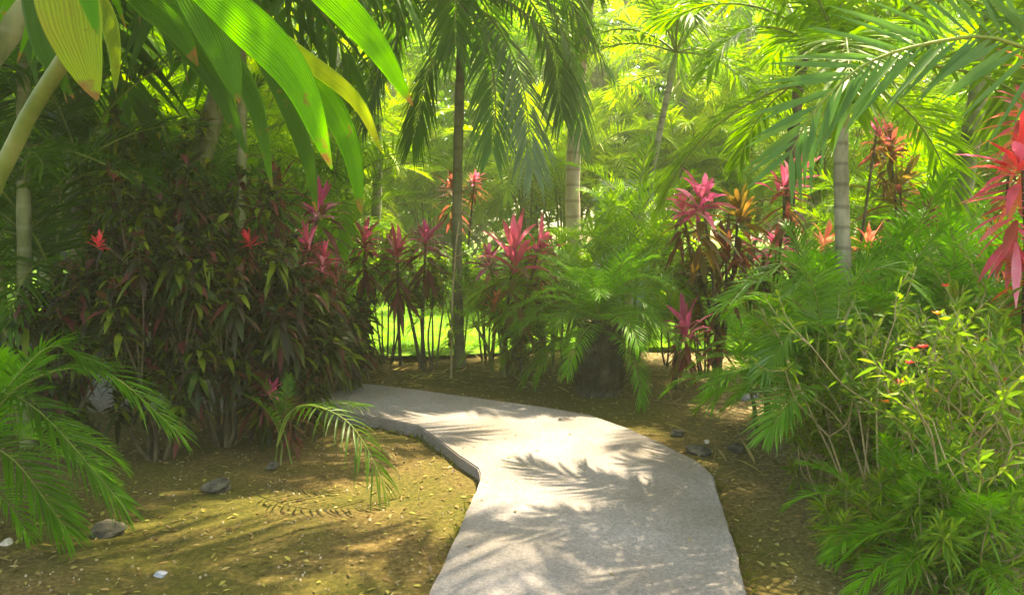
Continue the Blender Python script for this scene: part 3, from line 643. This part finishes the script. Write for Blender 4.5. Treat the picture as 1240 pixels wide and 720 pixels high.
# --- cordylines
def A(px, py, Y): return at(px, py, Y)
cordyline('pair of dusty pink cordyline heads nearest the left croton, one above the other', (gx(430, 8.2), 8.2, 0), [(A(442, 285, 8.0), 'pink', 'burgundy', .8), (A(405, 318, 7.8), 'pink', 'burgundy', .75)])
cordyline('cordyline with one pale pink head above the thin stemmed shrubs', (gx(486, 8.3), 8.3, 0), [(A(482, 298, 7.8), 'pink', 'burgundy', .85)])
cordyline('cordyline with upright magenta head just left of the dark palm trunk', (gx(512, 8.0), 8.0, 0), [(A(516, 282, 7.8), 'magenta', 'burgundy', .8), (A(470, 290, 8.4), 'burgundy', None, .5)])
cordyline('large bright pink cordyline right of the dark palm trunk', (gx(612, 7.9), 7.9, 0), [(A(622, 300, 7.5), 'pink', 'bronze', 1.2), (A(655, 296, 7.7), 'pink', 'burgundy', .9), (A(592, 312, 7.9), 'magenta', 'bronze', .65), (A(600, 365, 7.7), 'salmon', 'bronze', .5)])
cordyline('dark cordyline with small red heads high behind the centre palm', (gx(560, 10), 10, 0), [(A(548, 222, 10), 'burgundy', 'burgundy', .75), (A(575, 215, 10), 'pink', 'burgundy', .5)])
cordyline('cordyline mixed into the croton thicket with purple pink leaves', (gx(345, 6.6), 6.6, 0), [(A(335, 215, 6.8), 'burgundy', 'burgundy', .8), (A(388, 245, 6.4), 'magenta', 'burgundy', .85), (A(372, 290, 5.9), 'pink', 'burgundy', .6), (A(348, 316, 5.6), 'magenta', 'burgundy', .5), (A(392, 312, 5.9), 'pink', 'burgundy', .55), (A(300, 290, 5.2), 'red', 'burgundy', .3), (A(120, 292, 4.6), 'red', None, .25)])
cordyline('low red and white striped cordyline leaning over the path edge by the crotons', (gx(310, 5.6), 5.6, 0), [(A(318, 458, 5.1), 'burgundy', 'burgundy', .45), (A(330, 470, 5.0), 'magenta', None, .28), (A(350, 490, 5.1), 'burgundy', 'burgundy', .4)])
cordyline('tall cordyline with magenta pink head left of the right hand palms', (gx(875, 7.4), 7.4, 0), [(A(850, 236, 7.0), 'magenta', 'bronze', 1.05), (A(826, 250, 7.2), 'pink', 'burgundy', .7), (A(880, 300, 7.3), 'burgundy', 'burgundy', .9), (A(845, 320, 7.4), 'burgundy', 'bronze', .8), (A(895, 250, 7.5), 'bronze', 'burgundy', .8), (A(870, 370, 7.3), 'burgundy', 'burgundy', .7)])
cordyline('magenta cordyline head low above the soil right of the date palm', (gx(818, 7.2), 7.2, 0), [(A(830, 388, 6.7), 'magenta', 'burgundy', .75), (A(822, 430, 7.2), 'magenta', None, .3)])
cordyline('pink cordyline behind the magenta one, just left of the front right trunk', (gx(945, 8.0), 8.0, 0), [(A(955, 212, 7.6), 'pink', 'burgundy', 1.0), (A(940, 290, 8.0), 'magenta', 'burgundy', .8), (A(925, 330, 7.9), 'burgundy', 'bronze', .8)])
cordyline('small salmon cordyline behind the front right palm trunk', (gx(1025, 7.0), 7.0, 0), [(A(1000, 290, 6.6), 'salmon', None, .6), (A(1052, 290, 7.0), 'salmon', 'burgundy', .65), (A(1062, 155, 7.2), 'pink', 'bronze', .5)])
cordyline('bronze cordyline with broad dark leaves between the two right trunks', (gx(1095, 7.6), 7.6, 0), [(A(1090, 220, 7.6), 'bronze', 'burgundy', 1.0), (A(1120, 260, 7.5), 'burgundy', 'bronze', .9), (A(1078, 170, 7.8), 'burgundy', 'bronze', .8)])
cordyline('orange cordyline behind the leaning trunk at the right', (gx(1212, 6.8), 6.8, 0), [(A(1205, 278, 6.8), 'orange', 'salmon', .6), (A(1222, 190, 6.8), 'burgundy', 'bronze', .8)])
cordyline('near scarlet cordyline at the right edge with long curved leaves', (gx(1275, 4.2), 4.2, 0), [(A(1238, 178, 4.1), 'red', 'pink', .85), (A(1262, 305, 4.1), 'orange', 'bronze', .72), (A(1262, 60, 4.4), 'salmon', None, .6), (A(1250, 120, 4.3), 'pink', 'salmon', .75)])

# --- twiggy flowering shrubs, right foreground
def flower_shrub(label, px, Y, h, spread, ntw, nfl, seed):
    rs = random.Random(seed); base = Vector((gx(px, Y), Y, 0)); root = empty('flowering_shrub', base, label, 'flowering shrub', 'twiggy flowering shrubs at the right')
    sa = Acc(); la = Acc(); tips = []
    for s in range(ntw):
        az = rs.uniform(0, 6.28); p = Vector((rs.uniform(-.08, .08), rs.uniform(-.08, .08), -.03)); d = Vector((math.cos(az) * .35, math.sin(az) * .35, 1)).normalized()
        todo = [(p, d, h * rs.uniform(.4, .7), .0075, 0)]
        while todo:
            p, d, l, r, lv = todo.pop(); q1 = p + d * l * .5 + Vector((rs.uniform(-1, 1), rs.uniform(-1, 1), rs.uniform(-1, 1))) * l * .08
            q2 = p + d * l + Vector((rs.uniform(-1, 1), rs.uniform(-1, 1), rs.uniform(-.5, 1))) * l * .1
            P = curve([p, q1, q2], 6); tube(sa, P, np.linspace(r, r * .6, len(P)), 5)
            nl = 5 + lv * 4; f = R.random(nl); B = np.stack([np.interp(f, np.linspace(0, 1, len(P)), P[:, c]) for c in range(3)], -1)
            if lv: leaves(la, B, nrm(R.normal(0, .7, (nl, 3)) + np.array(d)), R.normal(0, 1, (nl, 3)), R.uniform(.05, .10, nl), R.uniform(.012, .022, nl), .3, 3)
            if lv < 2:
                for _ in range(rs.choice([2, 3])):
                    nd = (d + Vector((rs.uniform(-1, 1), rs.uniform(-1, 1), rs.uniform(-.5, .7))) * .85).normalized(); todo.append((q2, nd, l * rs.uniform(.5, .8) * (spread), r * .6, lv + 1))
            else: tips.append(q2)
    link('stem', sa.mesh('stem', M['twig']), root); link('foliage', la.mesh('foliage', M['shrub']), root)
    front = sorted(tips, key=lambda t: t.y)[:len(tips) // 2]
    for t in rs.sample(front, min(max(4, nfl // 2), len(front))):
        a = Acc(); az = np.arange(9) * 2.4; D = np.stack([np.cos(az), np.sin(az), R.uniform(.2, 1, 9)], -1)
        leaves(a, np.zeros((9, 3)), D, [0, 0, 1], .026, .018, .1, 3); link('flower', a.mesh('flower', M['petal_orange' if rs.random() < .25 else 'petal']), root, t)
flower_shrub('twiggy shrub with scattered red flowers, leftmost in the right foreground', 1062, 3.8, 1.0, .85, 11, 12, 1)
flower_shrub('tallest bare twigged red flowering shrub in the right foreground', 1135, 3.5, 1.15, .85, 12, 12, 2)
flower_shrub('red flowering shrub at the lower right corner', 1205, 3.2, 1.0, .9, 12, 12, 3)
flower_shrub('flowering shrub behind the others in front of the areca clumps', 1160, 4.4, 1.15, .85, 8, 5, 4)
ar('tiny areca seedling growing between the twiggy red flowering shrubs', 1095, 3.4, 4, .22, .12, 'areca_green', nf=4, sc=.36, r=.007)
ar('grassy areca seedling at the bottom right under the red flowers', 1180, 3.1, 5, .30, .15, 'areca_green', nf=4, sc=.36, r=.007)

for q, (px, Y, h, lab) in enumerate([(1015, 4.3, .75, 'narrow leaved shrub, leftmost in the wall of shrubs at the right'), (1075, 4.1, .95, 'narrow leaved shrub behind the leftmost twiggy flowering shrub'), (1145, 3.9, 1.05, 'dense narrow leaved shrub between the twiggy flowering shrubs'),
        (1215, 3.8, 1.15, 'tall narrow leaved shrub below the orange cordyline at the right edge'), (1040, 4.7, 1.1, 'narrow leaved shrub hiding the foot of the front right palm'), (1120, 4.6, 1.25, 'narrow leaved shrub in front of the leaning grey green trunk'), (1190, 4.5, 1.3, 'tallest narrow leaved shrub near the right edge'), (1170, 3.15, .6, 'low narrow leaved shrub at the bottom right'), (1085, 3.4, .45, 'low yellow green shrub at the foot of the twiggy shrubs, leftmost at the bottom'), (1235, 3.1, .8, 'narrow leaved shrub in the lower right corner')]):
    bush('narrow_leaved_shrub', lab, (gx(px, Y), Y, 0), .34, h * .50, .0, 44, 38, .12, .011, 'shrub' if q % 2 else 'shrub_narrow', group='narrow leaved shrubs at the right', stem='twig', sr=.008, droop=.35)
# --- bare twig sapling by the centre palm
sb = Vector((gx(545, 7.7), 7.7, 0)); sr_ = empty('bare_sapling', sb, 'thin pale sapling with bare side twigs in front of the dark palm trunk', 'sapling')
acc = Acc(); tube(acc, curve([(0, 0, -.03), A(547, 380, 7.7) - sb, A(552, 300, 7.7) - sb, A(556, 268, 7.7) - sb], 10), np.linspace(.014, .006, 13)[:len(curve([(0, 0, 0), (0, 0, 1), (0, 0, 2), (0, 0, 3)], 10))], 6)
for a_, b_ in [((553, 315), (520, 305)), ((551, 325), (528, 288)), ((553, 310), (590, 300)), ((555, 285), (580, 272))]:
    tube(acc, curve([A(*a_, 7.7) - sb, (A(*a_, 7.7) + A(*b_, 7.6)) / 2 - sb + Vector((0, 0, .02)), A(*b_, 7.6) - sb], 6), .006, 5)
link('stem', acc.mesh('stem', M['twig']), sr_)
acc = Acc(); nl = 60; zz = R.uniform(.3, 1.0, nl); leaves(acc, np.stack([R.normal(0, .02, nl), R.normal(0, .02, nl), zz], -1), R.normal(0, 1, (nl, 3)), [0, 0, 1], .08, .03, .3, 3)
link('foliage', acc.mesh('foliage', M['shrub']), sr_)

# ------------------------------------------------------------------ background
BG = 'palms on the far side of the lawn'
bgs = []
for q, (px, Y, h, k) in enumerate([(-60, 11, 4.2, 'far'), (60, 13, 5.5, 'far'), (170, 10.5, 3.4, 'far'), (250, 14, 5.2, 'far_yellow'), (340, 14, 4.4, 'far_yellow'), (410, 16, 6.3, 'far'),
        (490, 17.5, 4.9, 'far'), (560, 20, 5.6, 'far_yellow'), (620, 18, 4.8, 'far'), (690, 21, 6.0, 'far_yellow'), (765, 20, 4.8, 'far_yellow'), (800, 15, 5.2, 'far'), (850, 16.5, 4.2, 'far_yellow'),
        (910, 17, 6.2, 'far'), (965, 13, 4.3, 'far_yellow'), (1040, 15, 5.6, 'far'), (1100, 17, 4.8, 'far_yellow'), (1170, 16, 6.0, 'far'), (1240, 12, 4.6, 'far'), (1320, 14, 5.6, 'far_yellow')]):
    bgs.append((px, Y, h, k))
ords = ['first', 'second', 'third', 'fourth', 'fifth', 'sixth', 'seventh', 'eighth', 'ninth', 'tenth', 'eleventh', 'twelfth', 'thirteenth', 'fourteenth', 'fifteenth', 'sixteenth', 'seventeenth', 'eighteenth', 'nineteenth', 'twentieth', 'twenty first', 'twenty second', 'twenty third', 'twenty fourth']
for q, (px, Y, h, k) in enumerate(bgs):
    lab = ('leftmost' if q == 0 else 'rightmost' if q == len(bgs) - 1 else ords[q] + ' from the left') + ' of the sunlit ' + ('yellow green' if 'yellow' in k else 'green') + ' palms across the lawn'
    b = (gx(px, Y), Y, 0); palm('palm_tree', lab, b, (b[0] + random.uniform(-.5, .5), Y, h), .11, .08, k, 15, 1.0, 'trunk', .6, BG)
AG = 'areca clumps along the lawn'
for q, (px, Y, h, k) in enumerate([(-20, 8.6, 2.6, 'areca'), (90, 9.5, 3.0, 'areca'), (190, 9.0, 2.8, 'areca'), (300, 10.5, 3.0, 'areca_yellow'), (385, 14, 3.2, 'areca_yellow'), (455, 17, 3.2, 'areca_yellow'), (520, 20, 3.2, 'areca'),
        (640, 16, 3.0, 'areca_yellow'), (685, 14.5, 3.2, 'areca_yellow'), (812, 14.6, 2.9, 'areca_yellow'), (835, 15.2, 3.2, 'areca'), (905, 16, 3.3, 'areca_yellow'), (1010, 12.5, 3.3, 'areca_yellow'), (1085, 15.5, 2.8, 'areca'), (1150, 15.6, 3.2, 'areca_yellow'), (1235, 9.0, 3.2, 'areca')]):
    lab = ('leftmost' if q == 0 else 'rightmost' if q == 15 else ords[q] + ' from the left') + ' of the areca clumps beside the lawn'
    clump('areca_palm', lab, (gx(px, Y), Y, 0), 9, h, .9, k, nf=6, sc=1.25, group=AG, hmin=.5, r=.03)

# leafy trees behind
def tree(label, x, Y, h, cr, mk):
    root = empty('leafy_tree', (x, Y, 0), label, 'tree', 'leafy trees behind the palms'); acc = Acc(); cs = []; rs = []
    T = curve([(0, 0, -.1), (random.uniform(-.3, .3), 0, h * .4), (random.uniform(-.4, .4), 0, h * .75)], 10); tube(acc, T, np.linspace(.22, .1, len(T)), 8)
    for q in range(13):
        az = q * GOLD; rr = cr * random.uniform(.35, .85); z = h * random.uniform(.3, 1.0)
        c = Vector((math.cos(az) * rr, math.sin(az) * rr, z)); s = Vector(T[int(len(T) * .5)]); tube(acc, curve([s, (s + c) / 2 + Vector((0, 0, .3)), c], 6), np.linspace(.07, .02, 7)[:len(curve([s, c, c * 1.1], 6))], 5)
        cs.append(c); r_ = cr * random.uniform(.3, .5); rs.append((r_, r_, r_ * .75))
    link('trunk', acc.mesh('trunk', M['bark_dark']), root)
    a = Acc(); blob_leaves(a, cs, rs, 4200, .34, .15, segs=2, shell=.35); link('crown', a.mesh('crown', M[mk]), root)
tl = [(-13, 16), (-8, 19), (-3.5, 22), (.5, 20), (4, 23), (8, 20), (12, 17), (17, 20), (-19, 18), (-10, 10.5), (11.5, 10.5)]
tl.sort()
for q, (x, Y) in enumerate(tl):
    tree(('leftmost' if q == 0 else 'rightmost' if q == len(tl) - 1 else ords[q] + ' from the left') + ' of the round crowned leafy trees behind the palms', x, Y, random.uniform(6, 8.5), random.uniform(2.2, 3.0), 'bgtree' if q % 3 else 'bgdark')

# ------------------------------------------------------------------ small blue grey hut, stones
def box(acc, c, s, mi=0):
    c = np.array(c, float); s = np.array(s, float) / 2
    v = [c + s * np.array(k) for k in [(-1, -1, -1), (1, -1, -1), (1, 1, -1), (-1, 1, -1), (-1, -1, 1), (1, -1, 1), (1, 1, 1), (-1, 1, 1)]]
    acc.add(v, [(0, 3, 2, 1), (4, 5, 6, 7), (0, 1, 5, 4), (1, 2, 6, 5), (2, 3, 7, 6), (3, 0, 4, 7)], mi)
def rock(name, label, loc, s, mat, cat='rock', group=None, fl=.65, seed=0):
    import bmesh
    rs = np.random.default_rng(seed); bm = bmesh.new(); bmesh.ops.create_icosphere(bm, subdivisions=3, radius=1)
    ph = rs.uniform(0, 6, 9)
    for v in bm.verts:
        c = v.co; k = 1 + .18 * math.sin(2.3 * c.x + ph[0]) * math.cos(2.1 * c.y + ph[1]) + .12 * math.sin(4.7 * c.z + ph[2] + 2 * c.x) + .07 * math.sin(8 * c.y + ph[3]) * math.sin(7 * c.x + ph[4]) + rs.normal(0, .012)
        v.co = Vector((c.x * k * s * 1.2, c.y * k * s, c.z * k * s * fl))
    me = bpy.data.meshes.new(name); bm.to_mesh(me); bm.free(); me.materials.append(mat)
    o = link(name, me, None, loc, (0, 0, rs.uniform(0, 6))); tag(o, label, cat, group); return o
M['rock_dark'] = rough_mat('dark_rock', (.03, .027, .02), (.07, .062, .045), (.12, .105, .07), scale=6, bump=.7)
M['soil_crumb'] = rough_mat('soil_crumb', (.08, .055, .025), (.20, .15, .08), (.34, .28, .18), scale=2, bump=.3)
M['rock_pale'] = rough_mat('pale_rock', (.38, .30, .24), (.55, .47, .40), (.68, .60, .54), scale=5, bump=.6)
M['rock_grey'] = rough_mat('grey_rock', (.14, .15, .17), (.28, .29, .32), (.42, .42, .44), scale=5, bump=.7)
for q, (px, py, s, mk, lab) in enumerate([
    (845, 545, .07, 'rock_dark', 'dark stone nearest the right kerb of the path'), (890, 540, .055, 'rock_dark', 'dark round stone right of the small white pebble'), (820, 522, .05, 'rock_dark', 'small dark stone left of the kerb side stones'),
    (856, 533, .022, 'rock_pale', 'small white pebble on the pale soil right of the path'), (262, 588, .07, 'rock_dark', 'grey boulder under the crotons left of the path'), (130, 640, .07, 'rock_dark', 'mossy stone at the foot of the near left areca'),
(8, 655, .03, 'rock_pale', 'sunlit pale stone at the left edge'), (195, 692, .022, 'rock_grey', 'flat bluish stone on the moss in the left foreground'),
    (330, 562, .04, 'rock_dark', 'dark stone on the bare soil left of the bend'), (905, 480, .10, 'rock_grey', 'flat grey stone slab at the edge of the lawn')]):
    p = gr(px, py); rock('stone', lab, (p.x, p.y, s * .02 - .01), s, M[mk], 'stone', seed=q)
wg = 'stones of the rockery behind the right trunks'
for q in range(16):
    px = 1085 + (q % 8) * 21 + random.uniform(-5, 5); row = q // 8; Y = 12.5 + row * .6
    grey = px > 1165 and row == 0
    rock('boulder', ('leftmost' if q % 8 == 0 else 'rightmost' if q % 8 == 7 else ords[q % 8] + ' from the left') + (' front' if row == 0 else ' rear') + (' grey' if grey else ' pale pink') + ' boulder of the rockery behind the right trunks',
         (gx(px, Y), Y, .7 + row * .35), .36 if row == 0 else .42, M['rock_grey' if grey else 'rock_pale'], 'boulder', wg, fl=.8, seed=40 + q)
acc = Acc(); box(acc, (gx(1150, 13.2), 13.3, .3), (3.2, 2.4, .8)); 
tag(link('rockery_bank', acc.mesh('rockery_bank', M['rock_pale'], False)), kind='structure')
hp = Vector((gx(752, 14), 14, 0)); hut = empty('garden_hut', hp, 'small blue grey garden hut glimpsed through the palms beyond the lawn', 'hut')
m_b = rough_mat('blue_grey_paint', (.22, .30, .42), (.30, .38, .50), scale=3, rough=.6, bump=.05); m_g = rough_mat('grey_roof', (.18, .24, .24), (.26, .32, .32), scale=3, rough=.6)
acc = Acc(); box(acc, (0, 0, 1.0), (.9, .9, 2.0)); link('wall', acc.mesh('wall', m_b, False), hut)
acc = Acc(); acc.add([(-.6, -.6, 2.0), (.6, -.6, 2.0), (.6, .6, 2.0), (-.6, .6, 2.0), (-.35, -.1, 2.4), (.35, -.1, 2.4), (.35, .1, 2.4), (-.35, .1, 2.4)], [(0, 3, 2, 1), (4, 5, 6, 7), (0, 1, 5, 4), (1, 2, 6, 5), (2, 3, 7, 6), (3, 0, 4, 7)]); link('roof', acc.mesh('roof', m_g, False), hut)
acc = Acc(); box(acc, (.05, -.465, .9), (.55, .03, 1.7)); link('door', acc.mesh('door', m_g, False), hut)

# ------------------------------------------------------------------ litter
def inpath(x, y):
    poly = [tuple(v) for v in L2] + [tuple(v) for v in reversed(R2)]; poly = np.array(poly); c = np.zeros(len(x), bool); n = len(poly); j = n - 1
    for i in range(n):
        xi, yi = poly[i]; xj, yj = poly[j]
        with np.errstate(divide='ignore', invalid='ignore'):
            c ^= ((yi > y) != (yj > y)) & (x < (xj - xi) * (y - yi) / (yj - yi) + xi)
        j = i
    return c
def scatter(n, xr, yr):
    x = R.uniform(*xr, n); y = R.uniform(*yr, n); k = ~inpath(x, y); return x[k], y[k]
M['litter'] = G('fallen_leaf', [(.08, .05, .02), (.22, .13, .05), (.34, .24, .10), (.12, .08, .03), (.30, .27, .06)], (.3, .2, .06), noise=3, tw=.15, mixn=.2)
acc = Acc(); x, y = scatter(9000, (-4.5, 5.5), (2.2, 9.3)); n = len(x)
leaves(acc, np.stack([x, y, hgt(x, y) - .012], -1), np.stack([R.normal(0, 1, n), R.normal(0, 1, n), R.uniform(0, .25, n)], -1), np.stack([R.normal(0, .3, n), R.normal(0, .3, n), np.ones(n)], -1), R.uniform(.015, .06, n), R.uniform(.008, .022, n), .1, 3)
x, y = scatter(420, (1.2, 5.5), (4.5, 9.2)); n2 = len(x)
leaves(acc, np.stack([x, y, hgt(x, y) - .005], -1), np.stack([R.normal(0, 1, n2), R.normal(0, 1, n2), R.uniform(.05, .35, n2)], -1), [0, 0, 1.], R.uniform(.1, .35, n2), R.uniform(.008, .03, n2), .15, 4)
x, y = scatter(420, (-3, 1.4), (7.2, 9.2)); n2 = len(x)
leaves(acc, np.stack([x, y, hgt(x, y) - .005], -1), np.stack([R.normal(0, 1, n2), R.normal(0, 1, n2), R.uniform(.05, .3, n2)], -1), [0, 0, 1.], R.uniform(.08, .3, n2), R.uniform(.008, .03, n2), .15, 4)
tag(link('leaf_litter', acc.mesh('leaf_litter', M['litter'])), 'scattered dry leaves and palm debris on the soil', 'leaf litter', kind='stuff')
acc = Acc(); x, y = scatter(5000, (-4.5, 5), (2.2, 9)); 
for xx, yy in zip(x, y):
    s = random.uniform(.003, .010); z = float(hgt(xx, yy)) - .02 + s * .3
    a = random.uniform(0, 6); ca, sa_ = math.cos(a) * s, math.sin(a) * s
    acc.add([(xx + ca, yy + sa_, z - s), (xx - sa_, yy + ca, z - s), (xx - ca, yy - sa_, z - s), (xx + sa_, yy - ca, z - s), (xx + ca * .7, yy + sa_ * .7, z + s * .6), (xx - sa_ * .8, yy + ca * .8, z + s * .5), (xx - ca * .7, yy - sa_ * .7, z + s * .7), (xx + sa_ * .6, yy - ca * .6, z + s * .5)],
            [(4, 5, 6, 7), (0, 1, 5, 4), (1, 2, 6, 5), (2, 3, 7, 6), (3, 0, 4, 7)])
tag(link('gravel', acc.mesh('gravel', M['soil_crumb'])), 'soil crumbs and small pebbles strewn over the ground', 'gravel', kind='stuff')
acc = Acc(); n = 9000; x, y = scatter(n, (-4.5, 5), (2.2, 7.5)); n = len(x); kk = (np.sin(x * 2.1 + 1) * np.cos(y * 1.9) + R.normal(0, .3, n)) > .15; x = x[kk]; y = y[kk]; n = len(x)
leaves(acc, np.stack([x, y, hgt(x, y) - .022], -1), np.stack([R.normal(0, .6, n), R.normal(0, .6, n), np.ones(n)], -1), R.normal(0, 1, (n, 3)), R.uniform(.006, .02, n), .006, .2, 2)
M['moss'] = G('moss_tuft', [(.04, .055, .005), (.08, .09, .008), (.14, .15, .012)], (.16, .20, .01), noise=1)
tag(link('moss', acc.mesh('moss', M['moss'])), 'short moss and weeds on the shaded soil', 'moss', kind='stuff')

# ------------------------------------------------------------------ tall palms with unseen crowns, added to shade path and left ground
TG = 'palms with unseen crowns added to shade the path'
for lab, bx, by, top, sc, n in [
    ('unseen tall palm off to the right, crown added to shade the path', 6.0, 4.2, (2.5, 5.2, 6.8), .9, 11),
    ('unseen tall palm at the right behind the viewer, wide crown added for shade', 3.4, 1.2, (4.2, 1.4, 6.2), .9, 9),
    ('tall palm with leaning green trunk rising behind the crotons, unseen crown added for shade', -3.35, 6.6, (-1.3, 6.9, 6.5), .95, 17),
    ('unseen tall palm further left, crown added to shade the crotons', -5.6, 3.6, (-2.4, 7.4, 6.4), .95, 17),
    ('unseen tall palm left of the viewer, crown added to shade the ground', -3.8, 2.0, (-.9, 5.0, 6.1), .9, 16)]:
    palm('shade_palm', lab, (bx, by, 0), top, .10, .08, 'coco', n, sc, 'trunk_green', 0, TG, lo=4, cat='palm')

# ------------------------------------------------------------------ haze volume added to lift the shadows, yellow-green glow put into its colour
m = bpy.data.materials.new('veil_haze'); m.use_nodes = True; t = m.node_tree; t.nodes.clear()
o_ = t.nodes.new('ShaderNodeOutputMaterial'); pv = t.nodes.new('ShaderNodeVolumePrincipled')
pv.inputs['Color'].default_value = (.90, .93, .58, 1); pv.inputs['Density'].default_value = HAZE; pv.inputs['Anisotropy'].default_value = .2
t.links.new(pv.outputs[0], o_.inputs['Volume'])
acc = Acc(); box(acc, (0, 110, 9), (310, 310, 22)); tag(link('haze', acc.mesh('haze', m, False)), kind='stuff')

acc = Acc(); n = 130; tt = R.integers(12, min(len(L2), len(R2)) - 3, n)
Px = []; 
for k in tt:
    l_ = L2[int(k * (len(L2) - 3) / min(len(L2), len(R2)))]; r_ = R2[int(k * (len(R2) - 3) / min(len(L2), len(R2)))]; f = random.random(); f = .08 + .84 * (f ** 2 if random.random() < .5 else 1 - f ** 2)
    c = l_.lerp(r_, f); Px.append((c.x, c.y, PZ + .003))
leaves(acc, np.array(Px), np.stack([R.normal(0, 1, n), R.normal(0, 1, n), R.uniform(0, .12, n)], -1), [0, 0, 1.], R.uniform(.015, .05, n), R.uniform(.006, .014, n), .02, 3)
tag(link('fallen_leaves', acc.mesh('fallen_leaves', M['litter'])), 'few dry leaf scraps lying on the concrete path', 'leaf litter', kind='stuff')
acc = Acc()
for E, s in ((L2, -1), (R2, 1)):
    for p0, p1 in zip(E[20:-2], E[21:-1]):
        if p0.y > 9.3 or (p1 - p0).length > .3: continue
        nb = int(abs(math.sin(p0.x * 3 + p0.y * 2.3)) * 5); 
        nv = Vector((p1.y - p0.y, p0.x - p1.x)).normalized() * s
        for _ in range(nb):
            q = p0.lerp(p1, random.random()) + nv * random.uniform(.0, .05) * (1 if s > 0 else 1); nn = 3
            leaves(acc, np.tile([q.x, q.y, -.02], (nn, 1)), np.stack([R.normal(0, .6, nn), R.normal(0, .6, nn), np.ones(nn)], -1), R.normal(0, 1, (nn, 3)), R.uniform(.03, .11, nn), .007, .35, 3)
tag(link('edge_weeds', acc.mesh('edge_weeds', M['moss'])), 'small weeds growing along the path edges', 'weeds', kind='stuff')
